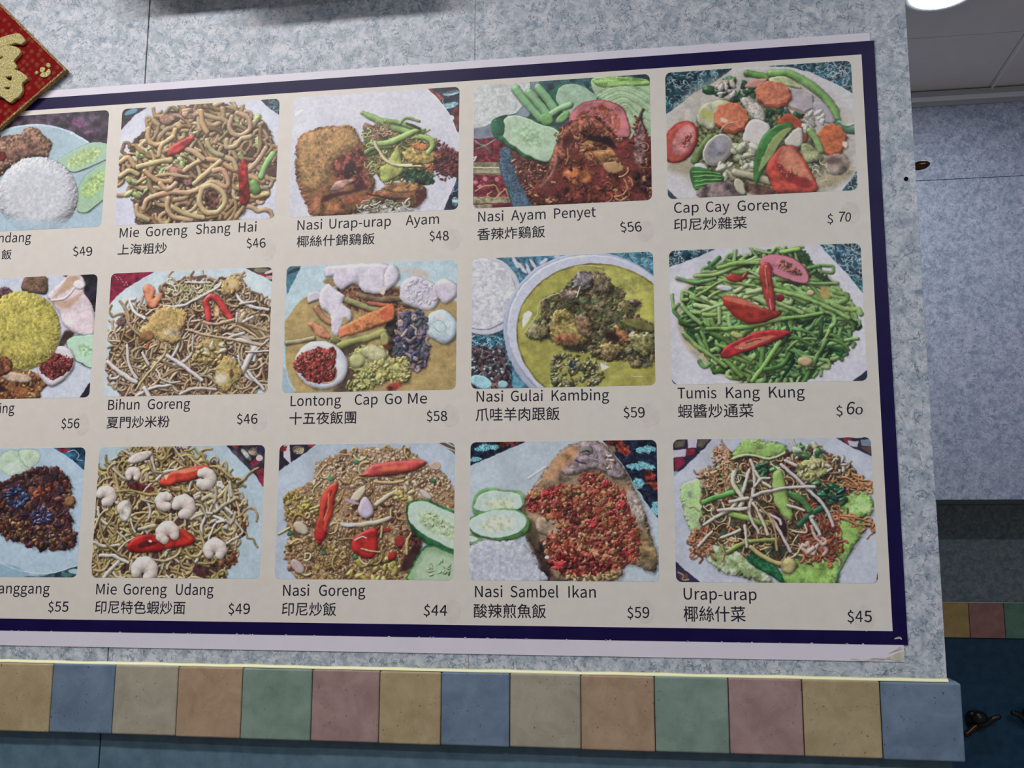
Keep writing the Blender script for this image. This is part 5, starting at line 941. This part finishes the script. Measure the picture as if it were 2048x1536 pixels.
    P.N([(1080, 620), (1160, 700), (1140, 900), (1080, 880)], 5, 200, 14, [(190, 160, 140)], curl=.2)
    wh = (196, 184, 176)
    for pts, wd in (([(620, 210), (650, 300), (640, 450), (610, 600), (680, 750)], 18), ([(610, 280), (570, 420), (530, 510), (440, 600)], 18), ([(850, 240), (960, 340), (1080, 450), (1180, 560), (1240, 700)], 19), ([(640, 475), (760, 440), (920, 410), (1100, 405)], 17), ([(660, 290), (700, 360), (770, 410)], 16), ([(500, 300), (490, 380), (560, 490), (540, 560)], 24), ([(270, 690), (400, 610), (520, 570)], 17), ([(380, 580), (520, 575), (590, 570)], 18), ([(640, 530), (700, 640), (750, 760)], 17), ([(780, 640), (850, 760), (920, 890)], 16), ([(580, 700), (590, 860)], 17), ([(880, 210), (960, 250)], 18), ([(900, 545), (1020, 580)], 15), ([(400, 790), (540, 730)], 15), ([(230, 850), (330, 740)], 15), ([(1080, 660), (1140, 760)], 20), ([(690, 580), (830, 650), (850, 690)], 15), ([(650, 400), (700, 350), (760, 340)], 13), ([(930, 740), (1000, 750), (1040, 740), (1030, 690)], 10), ([(470, 520), (600, 490)], 20)):
        P.S(pts, wd, (wh[0] + P.rs.randint(-12, 6), wh[1] + P.rs.randint(-12, 6), wh[2] + P.rs.randint(-16, 4)), sh=5, spec=.15)
    P.S([(620, 860), (740, 940), (860, 990)], 24, (178, 164, 96), sh=5); P.E(905, 1000, 60, 60, 0, (178, 166, 100), bev=16, sh=5, nz=.08); P.S([(700, 560), (790, 680), (820, 880)], 12, (170, 140, 80), sh=3)
    return P
for f_ in (p00, p01, p02, p03, p04, p10, p11, p12, p13, p14, p20, p21, p22, p23, p24): PHOTO[(int(f_.__name__[1]), int(f_.__name__[2]))] = f_
# ------------------------------------------------------------------ the menu board
BRIGHT = {0: 1.40, 1: 1.56, 2: 1.68}       # gain per row, countering the light falloff painted into the prints
BL = -.052
mb = tag(empty('menu_board', (.65, -.0005, ZZ(.79))), 'large cream menu sheet with navy border and rows of food photographs', 'menu board')
def plate_mesh(name, x0, x1, y0, y1, d0, d1, mat, parent):   # y measured down the board, d = height proud of the wall
    return box(name, x0, x1, -d1, -d0, ZZ(y1), ZZ(y0), mat, parent)
o = plate_mesh('backing_sheet', BL, 1.3549, -.0385, .7893, .0001, .0010, M['margin'], mb); tag(o, 'white sheet margin outside the navy border')
bm = bmesh.new()
for (x0, x1, y0, y1) in ((BL + .004, 1.3600, -.0266, -.0078), (BL + .004, 1.3600, .7526, .7690), (1.3428, 1.3600, -.0078, .7526), (BL + .004, BL + .020, -.0078, .7526)):
    bx(bm, x0, x1, -.0013, -.0002, ZZ(y1), ZZ(y0))
tag(bm_obj('border', bm, M['navy'], mb), 'navy blue printed border')
tag(plate_mesh('print_ground', BL + .0198, 1.3430, -.0080, .7528, .0009, .00125, M['paper'], mb), 'cream printed ground')
# little white nicks along the lower edge of the border and the curled corner
bm = bmesh.new(); rr = random.Random(3)
for k in range(46):
    x = rr.uniform(.14, 1.33); a = rr.uniform(.0006, .0022); h = rr.uniform(.0004, .0013)
    vs = [bm.verts.new((x + dx * a, -.00138, ZZ(.7693 - dy * h))) for dx, dy in ((-1.4, 0), (1.3, 0), (.5, .8), (-.2, 1.1), (-.8, .6))]
    bm.faces.new(vs)
tag(bm_obj('edge_nicks', bm, M['margin'], mb), 'small white nicks along the lower edge', kind='stuff')
def strip(name, pts, wd, mat, d=.0016, lift=None):
    q = catmull(invn(pts), False, .0008); vs = []; n = len(q); bm = bmesh.new()
    for i in range(n):
        t = q[min(i + 1, n - 1)] - q[max(i - 1, 0)]; t = t / (np.hypot(*t) + 1e-9); nn = np.array([-t[1], t[0]])
        u = i / (n - 1); ww = wd * math.sin(math.pi * min(max(u, .03), .97)) ** .6
        vs.append([bm.verts.new((q[i][0] + s_ * nn[0] * ww, -(d + (lift or 0) * math.sin(math.pi * u) * (s_ < 0)), ZZ(q[i][1] + s_ * nn[1] * ww))) for s_ in (-1, 0, 1)])
    for a, b in zip(vs, vs[1:]):
        for k in (0, 1): bm.faces.new((a[k], a[k + 1], b[k + 1], b[k]))
    return bm_obj(name, bm, mat, mb)
tag(strip('curled_nick', [(1788, 1277.5), (1794, 1275.5), (1799, 1275), (1803, 1279)], .0013, M['paper'], .0018, .0014), 'curled white tear in the border corner')
M['tape'] = plain('yellowed_tape', (166, 162, 150), .35, .4, 14, 120)
q = catmull(invn([(1700, 1318), (1740, 1317), (1768, 1314), (1778, 1306), (1790, 1300), (1800, 1293), (1806, 1293), (1809, 1306), (1806, 1319), (1795, 1323), (1775, 1319), (1750, 1321), (1712, 1321)]), True, .003)
bm = bmesh.new(); vs = [bm.verts.new((p[0], -.0012 - .0004 * math.sin(i * .9), ZZ(p[1]))) for i, p in enumerate(q)]; bm.faces.new(vs)
tag(bm_obj('tape_remnant', bm, M['tape'], mb), 'yellowed torn tape at the lower right corner')

# photographs
NAMES = {(0, 0): 'rice with beef stew and cucumber', (0, 1): 'thick fried noodles with chilli', (0, 2): 'fried chicken beside vegetables', (0, 3): 'chicken under red sambal with cucumber', (0, 4): 'stir-fried mixed vegetables with carrot flowers',
         (1, 0): 'dome of yellow rice with egg and cracker', (1, 1): 'fried rice vermicelli with omelette pieces', (1, 2): 'vegetable curry with crackers and an egg', (1, 3): 'mutton in yellow curry beside rice', (1, 4): 'stir-fried water spinach with tomato and chilli',
         (2, 0): 'dark grilled chicken on a plate', (2, 1): 'fried noodles with prawns', (2, 2): 'fried rice with chillies and cucumber', (2, 3): 'fried fish under red sambal with rice', (2, 4): 'bean sprout salad on lettuce'}
def photo_obj(r, c):
    P = PHOTO[(r, c)](); alb = P.done(BRIGHT[r])
    im = bpy.data.images.new('food_print_%s' % ('abc'[r] + 'abcde'[c]), IW, IH)
    px = np.ones((IH, IW, 4), np.float32); px[..., :3] = alb[::-1]; im.pixels.foreach_set(px.ravel()); im.update(); im.pack()
    mt = bpy.data.materials.new('food_print'); mt.use_nodes = True; t = mt.node_tree; b = t.nodes['Principled BSDF']
    ti = t.nodes.new('ShaderNodeTexImage'); ti.image = im; ti.extension = 'EXTEND'; t.links.new(ti.outputs[0], b.inputs['Base Color'])
    b.inputs['Roughness'].default_value = .40; b.inputs['Specular IOR Level'].default_value = .35
    x0, y0 = c * PX, r * PY; rad = .0075; pts = []
    for cx, cy, a0 in ((x0 + PW - rad, y0 + rad, -90), (x0 + PW - rad, y0 + PH - rad, 0), (x0 + rad, y0 + PH - rad, 90), (x0 + rad, y0 + rad, 180)):
        for k in range(7):
            a = math.radians(a0 + 15 * k); pts.append((cx + rad * math.cos(a), cy + rad * math.sin(a)))
    n = len(pts); me = bpy.data.meshes.new('food_photo')
    me.from_pydata([(p[0], -.00142, ZZ(p[1])) for p in pts] + [(p[0], -.0012, ZZ(p[1])) for p in pts], [], [list(range(n))] + [[i, (i + 1) % n, n + (i + 1) % n, n + i] for i in range(n)])
    uv = me.uv_layers.new(name='UVMap')
    for lp in me.loops:
        v = me.vertices[lp.vertex_index].co; uv.data[lp.index].uv = ((v.x - x0) / PW, 1 - ((Z0 - v.z) - y0) / PH)
    me.materials.append(mt); o = bpy.data.objects.new('food_photo', me); COL.objects.link(o); o.parent = mb; o.matrix_parent_inverse = Matrix.Translation(-mb.location)
    bm = bmesh.new(); bm.from_mesh(me); bmesh.ops.recalc_face_normals(bm, faces=bm.faces)
    bm.faces.ensure_lookup_table()
    if bm.faces[0].normal.y > 0: bmesh.ops.reverse_faces(bm, faces=bm.faces)
    bm.to_mesh(me); bm.free(); o['label'] = 'printed photo of ' + NAMES[(r, c)]; return o
for r in range(3):
    for c in range(5): photo_obj(r, c)

# greyish correction patches beside the prices
M['patch'] = plain('correction_patch', (193, 187, 182), .5, .3, 4, 90)
rr = random.Random(8)
for px_, py_ in ((537, 500), (905, 478), (1290, 462), (1700, 425), (520, 840), (900, 832), (1300, 830), (1712, 815), (1728, 1236), (905, 1222), (1290, 1222), (165, 848)):
    a, b = inv(px_, py_); n = 18
    bm = bmesh.new(); q = [bm.verts.new((a + rr.uniform(.8, 1.1) * .0125 * math.cos(2 * math.pi * k / n), -.00135, ZZ(b + rr.uniform(.85, 1.1) * .016 * math.sin(2 * math.pi * k / n)))) for k in range(n)]; bm.faces.new(q)
    bm_obj('correction_patch', bm, M['patch'], mb)
# lettering
FONT = None
try:
    fp = bpy.utils.system_resource('DATAFILES', path='fonts'); fn = os.path.join(fp, 'Noto Sans CJK Regular.woff2')
    if os.path.exists(fn): FONT = bpy.data.fonts.load(fn)
except Exception: FONT = None
def glyphs(s, bold=0.0):
    cu = bpy.data.curves.new('t', 'FONT'); cu.body = s; cu.size = 1
    if FONT: cu.font = FONT
    cu.offset = bold; cu.resolution_u = 3
    o = bpy.data.objects.new('t', cu); COL.objects.link(o); bpy.context.view_layer.update()
    ev = o.evaluated_get(bpy.context.evaluated_depsgraph_get()); me = ev.to_mesh()
    vs = np.array([v.co[:2] for v in me.vertices]); fs = [tuple(p.vertices) for p in me.polygons]
    ev.to_mesh_clear(); bpy.data.objects.remove(o); bpy.data.curves.remove(cu); return vs, fs
def cap_h():
    v, _ = glyphs('N'); return v[:, 1].max()
CAP = cap_h()
class Ink:
    def __init__(s): s.v = []; s.f = []
    def put(s, text, a, b, h=None, box_=False, bold=0.0, d=.00146, slant=0):
        """text between board points a and b (left and right end of its baseline)"""
        if bold:      # heavier print: the glyph inked again a hair to the side
            e = .00012 * bold
            for k_, (ex, ey) in enumerate(((e, 0), (0, e), (e, e))): s.put(text, (a[0] + ex, a[1] + ey), (b[0] + ex, b[1] + ey), h, box_, 0, d + .00001 * (k_ + 1), slant)
        vs, fs = glyphs(text)
        if not len(vs): return
        x0, x1 = vs[:, 0].min(), vs[:, 0].max(); a = np.array(a); b = np.array(b); L = np.hypot(*(b - a)); t = (b - a) / L; up = np.array([t[1], -t[0]])
        if box_: y0, y1 = vs[:, 1].min(), vs[:, 1].max(); yy = (vs[:, 1] - y0) / (y1 - y0) * h
        else: yy = vs[:, 1] / CAP * h
        u = (vs[:, 0] - x0) / (x1 - x0) * L + yy * slant
        p = a + u[:, None] * t + yy[:, None] * up; n = len(s.v)
        s.v += [(q[0], -d, ZZ(q[1])) for q in p]; s.f += [tuple(i + n for i in f) for f in fs]
    def make(s, name, label):
        o = mesh_obj(name, s.v, s.f, M['ink'], mb); o['label'] = label; return o
T = [
 ((0, 0, 0, 200, 4.517), [('Nasi', -420, -215), ('Rendang', -128, 282)], (0, 1290, 282, 1283), ('飯', 15, 105, 1443, 1440, 90), ('$49', 668, 840, 1412, 1402), 'Nasi Rendang'),
 ((0, 1, 220, 180, 4.267), [('Mie', 85, 250), ('Goreng', 308, 662), ('Shang', 735, 1030), ('Hai', 1100, 1252)], (85, 1262, 1250, 1208), ('上海粗炒', 68, 485, 1411, 1395, 92), ('$46', 1172, 1332, 1350, 1342), 'Mie Goreng Shang Hai'),
 ((0, 2, 570, 160, 4.267), [('Nasi', 108, 318), ('Urap-urap', 380, 905), ('Ayam', 1032, 1315)], (108, 1283, 1315, 1228), ('椰絲什錦鷄飯', 102, 765, 1430, 1404, 95), ('$48', 1237, 1400, 1373, 1368), 'Nasi Urap-urap Ayam'),
 ((0, 3, 930, 130, 3.938), [('Nasi', 105, 303), ('Ayam', 365, 635), ('Penyet', 702, 1030)], (105, 1237, 1030, 1197), ('香辣炸鷄飯', 98, 630, 1383, 1360, 90), ('$56', 1232, 1395, 1318, 1308), 'Nasi Ayam Penyet'),
 ((0, 4, 1320, 110, 3.746), [('Cap', 105, 290), ('Cay', 343, 520), ('Goreng', 580, 952)], (105, 1185, 952, 1160), ('印尼炒雜菜', 105, 650, 1320, 1302, 85), ('$|70', 1253, 1425, 1262, 1250), 'Cap Cay Goreng'),
 ((1, 0, 0, 530, 4.267), [('Nasi', -420, -225), ('Kuning', -170, 125)], (-300, 1272, 125, 1262), None, ('$56', 527, 680, 1393, 1391), 'Nasi Kuning'),
 ((1, 1, 195, 520, 4.208), [('Bihun', 92, 355), ('Goreng', 425, 782)], (92, 1262, 782, 1250), ('夏門炒米粉', 78, 608, 1418, 1408, 95), ('$46', 1178, 1350, 1380, 1375), 'Bihun Goreng'),
 ((1, 2, 560, 510, 4.151), [('Lontong', 90, 508), ('Cap', 622, 812), ('Go', 872, 1012), ('Me', 1065, 1222)], (90, 1255, 1222, 1232), ('十五夜飯團', 80, 632, 1410, 1400, 98), ('$58', 1222, 1390, 1380, 1376), 'Lontong Cap Go Me'),
 ((1, 3, 930, 490, 3.938), [('Nasi', 92, 300), ('Gulai', 362, 612), ('Kambing', 683, 1135)], (92, 1235, 1135, 1222), ('爪哇羊肉跟飯', 85, 745, 1388, 1380, 95), ('$59', 1253, 1418, 1360, 1356), 'Nasi Gulai Kambing'),
 ((1, 4, 1325, 475, 3.793), [('Tumis', 115, 408), ('Kang', 482, 738), ('Kung', 808, 1078)], (115, 1222, 1078, 1213), ('蝦醬炒通菜', 118, 690, 1370, 1364, 92), ('$|60', 1317, 1515, 1352, 1343), 'Tumis Kang Kung'),
 ((2, 0, 0, 880, 4.151), [('Ayam', -330, -110), ('Panggang', -72, 415)], (0, 1272, 415, 1275), None, ('$55', 403, 570, 1423, 1423), 'Ayam Panggang'),
 ((2, 1, 175, 880, 4.151), [('Mie', 75, 245), ('Goreng', 302, 660), ('Udang', 737, 1048)], (75, 1280, 1048, 1286), ('印尼特色蝦炒面', 65, 812, 1440, 1446, 100), ('$49', 1172, 1350, 1442, 1442), 'Mie Goreng Udang'),
 ((2, 2, 540, 870, 4.042), [('Nasi', 108, 318), ('Goreng', 398, 772)], (108, 1298, 772, 1300), ('印尼炒飯', 98, 535, 1460, 1462, 98), ('$44', 1242, 1430, 1456, 1460), 'Nasi Goreng'),
 ((2, 3, 930, 870, 3.84), [('Nasi', 78, 288), ('Sambel', 350, 718), ('Ikan', 795, 1005)], (78, 1243, 1005, 1248), ('酸辣煎魚飯', 68, 622, 1403, 1407, 95), ('$59', 1247, 1415, 1403, 1404), 'Nasi Sambel Ikan'),
 ((2, 4, 1335, 865, 3.747), [('Urap-urap', 122, 668)], (122, 1250, 668, 1256), ('椰絲什菜', 122, 585, 1415, 1418, 98), ('$45', 1347, 1530, 1418, 1420), 'Urap-urap')]
for (r, c, ox, oy, sc), words, (bx0, by0, bx1, by1), cj, pr, lab in T:
    cv = lambda x, y: inv(ox + x / sc, oy + y / sc)
    ln = lambda x: by0 + (by1 - by0) * (x - bx0) / (bx1 - bx0)
    for wd_, a, b in words:
        k = Ink(); k.put(wd_, cv(a, ln(a)), cv(b, ln(b)), .0143, bold=.5)
        k.make('dish_name', 'black lettering %s in the name %s' % (wd_, lab) if wd_ != lab else 'black lettering ' + lab)
    if cj:
        k = Ink(); s_, a, b, ya, yb, h = cj; k.put(s_, cv(a, ya), cv(b, yb), h / sc / 1335 * (1 + .015 * (1 - r)), True, bold=1.0); k.make('chinese_dish_name', 'black Chinese lettering under ' + lab)
    k = Ink(); s_, a, b, ya, yb = pr
    if '|' in s_:
        m_ = a + (b - a) * .25; n_ = a + (b - a) * (.46 if '7' in s_ else .38)
        k.put('$', cv(a, ya), cv(m_, ya), .0120); hh = .0135 if '7' in s_ else .0165
        k.put(s_[2], cv(n_, yb), cv(n_ + (b - n_) * .48, yb), hh, True, 1.4, slant=.12); k.put('0', cv(n_ + (b - n_) * .55, yb), cv(b, yb), .0125 if '7' in s_ else .0098, True, 1.4, slant=.1)
    else:
        d3 = (b - a); sp = (0, .27, .33, .63, .69, 1.0)
        for q in range(3): k.put(s_[q], cv(a + d3 * sp[2 * q], ya), cv(a + d3 * sp[2 * q + 1], yb), .0136 if q else .0130, bold=1.6 if q == 2 else .5)
    k.make('price', 'black price lettering reading ' + s_.replace('|', ''))
# ------------------------------------------------------------------ red and gold new year diamond
fd = tag(empty('fortune_diamond', (.048, -.003, ZZ(.060))), 'red and gold glittering new year diamond with a raised gold character', 'wall decoration')
t = NT('red_flock_card', .6, .08)
vo = t.n('TexVoronoi'); vo.inputs['Scale'].default_value = 92; mp = t.n('Mapping'); mp.inputs['Rotation'].default_value = (0, .78, 0); mp.inputs['Scale'].default_value = (1, .001, 1)
t.l(t.co.outputs['Object'], mp.inputs[0]); t.l(mp.outputs[0], vo.inputs['Vector']); vo.inputs['Randomness'].default_value = .45
msk = t.ramp(vo.outputs['Distance'], [(.22, W1), (.42, K1)]); nn = t.ramp(t.noise(420, 2), [(.35, K1), (.6, W1)])
t.color(t.mix(t.math('MULTIPLY', msk, t.math('ADD', t.math('MULTIPLY', nn, .4), .25)), t.mix(t.noise(60, 3), rgba((104, 0, 8)), rgba((138, 4, 12))), rgba((138, 84, 52)))); t.bump(msk, .4, .0006)
M['fu_red'] = t.m
def gold(name, a, b, hi):
    t = NT(name, .42, .5, .35)
    c = t.mix(t.ramp(t.noise(260, 3, .7), [(.35, K1), (.65, W1)]), rgba(a), rgba(b)); c = t.mix(t.ramp(t.noise(700, 2, .7), [(.52, K1), (.62, W1)]), c, rgba(hi))
    t.color(c); t.bump(t.noise(650, 3, .8), .9, .0012); return t.m
M['gold'] = gold('gold_glitter', (158, 146, 84), (200, 188, 122), (255, 246, 196)); M['gold_dark'] = gold('dull_gold_glitter', (110, 76, 40), (150, 112, 62), (220, 190, 130))
TIP = inv(133.4, 138.8, -.010); A = inv(3.4, 10.2, -.010); B = inv(0, 255.6, -.010)
TIP, A, B = map(np.array, (TIP, A, B)); ua = (A - TIP) / np.hypot(*(A - TIP)); ub = (B - TIP) / np.hypot(*(B - TIP)); SD = .184
def dia(o0):   # corners of a diamond inset by o0 along its sides
    c0 = TIP + (ua + ub) * o0 * 1.0; return [c0, c0 + ua * (SD - 2 * o0), c0 + (ua + ub) * (SD - 2 * o0), c0 + ub * (SD - 2 * o0)]
def slab(bm, q, d0, d1):
    f = [bm.verts.new((p[0], -d1, ZZ(p[1]))) for p in q]; b = [bm.verts.new((p[0], -d0, ZZ(p[1]))) for p in q]; n = len(q)
    bm.faces.new(f); bm.faces.new(b[::-1])
    for i in range(n): bm.faces.new((f[i], b[i], b[(i + 1) % n], f[(i + 1) % n]))
bm = bmesh.new(); slab(bm, dia(.0012), .0035, .0100); bm_obj('card', bm, M['fu_red'], fd)
bm = bmesh.new(); o_, i_ = dia(0), dia(.0030)
for k in range(4): slab(bm, [o_[k], o_[(k + 1) % 4], i_[(k + 1) % 4], i_[k]], .0033, .0108)
bmesh.ops.remove_doubles(bm, verts=bm.verts, dist=1e-6)
tag(bm_obj('edging', bm, M['gold_dark'], fd), 'thin gold glitter edging')
def relief(name, outlines, mat, label, d0=.0098, ext=.0018, bev=.0012):
    cu = bpy.data.curves.new('t', 'CURVE'); cu.dimensions = '2D'; cu.fill_mode = 'BOTH'; cu.extrude = ext; cu.bevel_depth = bev; cu.bevel_resolution = 2
    for ol in outlines:
        q = catmull(invn(np.array(ol, float) / 5.907, -.012), True, .0018); sp = cu.splines.new('POLY'); sp.points.add(len(q) - 1)
        for i, p in enumerate(q): sp.points[i].co = (p[0], -p[1], 0, 1)
        sp.use_cyclic_u = True
    o = bpy.data.objects.new('t', cu); COL.objects.link(o); bpy.context.view_layer.update()
    ev = o.evaluated_get(bpy.context.evaluated_depsgraph_get()); me = ev.to_mesh()
    vs = [(v.co.x, -(d0 + ext + bev + v.co.z), Z0 + v.co.y) for v in me.vertices]; fs = [tuple(p.vertices) for p in me.polygons]
    ev.to_mesh_clear(); bpy.data.objects.remove(o); bpy.data.curves.remove(cu)
    o = mesh_obj(name, vs, fs, mat, fd); o['label'] = label; return o
relief('raised_character', [
    [(-150, 520), (0, 470), (90, 440), (200, 413), (245, 418), (285, 460), (302, 492), (265, 526), (200, 515), (120, 535), (0, 572), (-140, 600)],
    [(-90, 640), (0, 592), (60, 562), (110, 555), (190, 568), (242, 598), (244, 640), (195, 700), (168, 735), (185, 765), (203, 795), (180, 824), (100, 820), (0, 838), (-70, 830), (-60, 760)],
    [(-10, 700), (30, 672), (58, 676), (52, 700), (10, 722), (-20, 730)],
    [(-170, 900), (-60, 858), (60, 838), (190, 840), (260, 870), (326, 925), (310, 955), (276, 980), (262, 1015), (272, 1078), (238, 1140), (180, 1178), (140, 1213), (100, 1196), (60, 1162), (0, 1140), (-110, 1165), (-170, 1080)],
    [(66, 918), (110, 908), (156, 908), (160, 945), (140, 974), (100, 955)], [(55, 1050), (95, 1030), (142, 1040), (130, 1068), (90, 1072)],
    [(-110, 950), (-50, 925), (-20, 950), (-30, 985), (-90, 1000)], [(-110, 1070), (-60, 1050), (-20, 1060), (-40, 1090), (-95, 1105)],
    [(-330, 480), (-270, 450), (-230, 500), (-260, 560), (-320, 540)], [(-480, 680), (-360, 640), (-230, 610), (-200, 650), (-260, 760), (-330, 860), (-420, 960), (-500, 1010), (-500, 960), (-400, 840), (-330, 720), (-470, 730)],
    [(-330, 830), (-270, 800), (-262, 1100), (-290, 1230), (-330, 1160)], [(-250, 850), (-200, 900), (-210, 950), (-260, 920)]], M['gold'], 'raised gold glitter good-fortune character')
relief('flower_motif', [[(470, 890), (500, 860), (540, 850), (575, 815), (592, 850), (570, 890), (520, 910)], [(475, 845), (480, 800), (515, 795), (528, 820), (505, 850)], [(545, 770), (560, 745), (585, 755), (590, 785), (565, 795)], [(412, 857), (430, 838), (450, 855), (432, 876)]], M['gold'], 'small gold flower motif', ext=.0006, bev=.0005)
# ------------------------------------------------------------------ small fittings
kn = tag(empty('side_knob', (XE, .06, ZZ(.137))), 'dark bronze oval knob sticking out of the partition edge', 'knob')
KR = Matrix.Translation((XE - .002, .06, ZZ(.1345))) @ Matrix.Rotation(-.16, 4, 'Y') @ Matrix.Rotation(math.pi / 2, 4, 'Y')
bm = bmesh.new(); lathe(bm, [(.0005, 0), (.0035, .0), (.0038, .012), (.0052, .016), (.0062, .021), (.0058, .028), (.0038, .033), (.0016, .0355), (.0005, .036)], 24, KR)
bm_obj('knob_head', bm, M['bronze'], kn, True)
bm = bmesh.new(); lathe(bm, [(.0072, .0022), (.0072, .0035), (.006, .0055), (.004, .0058)], 24, KR); bm_obj('collar', bm, M['bronze'], kn, True)

def tubepath(bm, pts, r, seg=10):
    P = [Vector(p) for p in pts]; Q = []
    for i in range(len(P) - 1):
        a, b, c, d = P[max(i - 1, 0)], P[i], P[i + 1], P[min(i + 2, len(P) - 1)]
        for k in range(6):
            t = k / 6; Q.append(.5 * ((2 * b) + (c - a) * t + (2 * a - 5 * b + 4 * c - d) * t * t + (-a + 3 * b - 3 * c + d) * t ** 3))
    Q.append(P[-1]); rings = []; n = len(Q)
    for i, p in enumerate(Q):
        tg = (Q[min(i + 1, n - 1)] - Q[max(i - 1, 0)]).normalized(); s_ = tg.cross(Vector((0, 1, .1))).normalized(); u_ = s_.cross(tg)
        rr = r(i / (n - 1)); rings.append([bm.verts.new(p + s_ * rr * math.cos(2 * math.pi * k / seg) + u_ * rr * math.sin(2 * math.pi * k / seg)) for k in range(seg)])
    for a, b in zip(rings, rings[1:]):
        for k in range(seg): bm.faces.new((a[k], a[(k + 1) % seg], b[(k + 1) % seg], b[k]))
    bm.faces.new(rings[0][::-1]); bm.faces.new(rings[-1])
def ball(bm, c, r, s=(1, 1, 1)):
    bmesh.ops.create_uvsphere(bm, u_segments=18, v_segments=12, radius=r, matrix=Matrix.Translation(c) @ Matrix.Diagonal((*s, 1)))
def hook(loc, mir, label):
    """double-armed dark wall hook: plate on the wall, round boss, raised arm and lower arm"""
    x, z = loc; y = D2; h = tag(empty('wall_hook', (x, y, z)), label, 'hook', None)
    bm = bmesh.new(); ball(bm, (x, y - .004, z - .006), .024, (1.1, .32, 1.25)); bm_obj('wall_plate', bm, M['ebony'], h, True)
    bm = bmesh.new(); ball(bm, (x + mir * .006, y - .032, z + .004), .021, (1.15, 1, .95)); bm_obj('boss', bm, M['ebony'], h, True)
    bm = bmesh.new(); tubepath(bm, [(x, y - .03, z - .012), (x + mir * .022, y - .036, z - .012), (x + mir * .04, y - .04, z + .002), (x + mir * .058, y - .04, z + .009)], lambda u: .011 - .0035 * u); ball(bm, (x + mir * .058, y - .04, z + .009), .0078); bm_obj('arm', bm, M['ebony'], h, True)
    bm = bmesh.new(); tubepath(bm, [(x + mir * .004, y - .026, z - .014), (x - mir * .012, y - .03, z - .026), (x - mir * .032, y - .034, z - .042)], lambda u: .011 - .002 * u); ball(bm, (x - mir * .032, y - .034, z - .042), .0092)
    tag(bm_obj('lower_arm', bm, M['bronze'], h, True), 'reddish brown lower arm')
    bm = bmesh.new(); ball(bm, (x - mir * .012, y - .028, z + .014), .013, (1.1, 1, .8)); bm_obj('upper_stub', bm, M['ebony'], h, True)
    return h
hook((1.937, ZZ(1.131)), 1, 'dark double wall hook on the blue back wall, just right of the partition')
hook((2.094, ZZ(1.118)), -1, 'dark wall hook on the blue back wall, cut by the right edge of the photo')

# unseen box added above the frame to shade the top of the partition
blocker = tag(empty('air_conditioner', (.48, 0, ZZ(-.205))), 'white wall air conditioner above the menu board', 'air conditioner')
M['ac'] = plain('white_plastic', (205, 205, 200), .4, .4)
bm = bmesh.new(); bx(bm, .258, .92, -.12, -.0005, ZZ(-.205), ZZ(-.44), .015, 3); bm_obj('casing', bm, M['ac'], blocker)
bm = bmesh.new(); bx(bm, .44, .74, -.115, -.04, ZZ(-.180), ZZ(-.207), .006, 2); bm_obj('louvre', bm, M['ac'], blocker)  # lower step shaped for the dip in the shadow edge
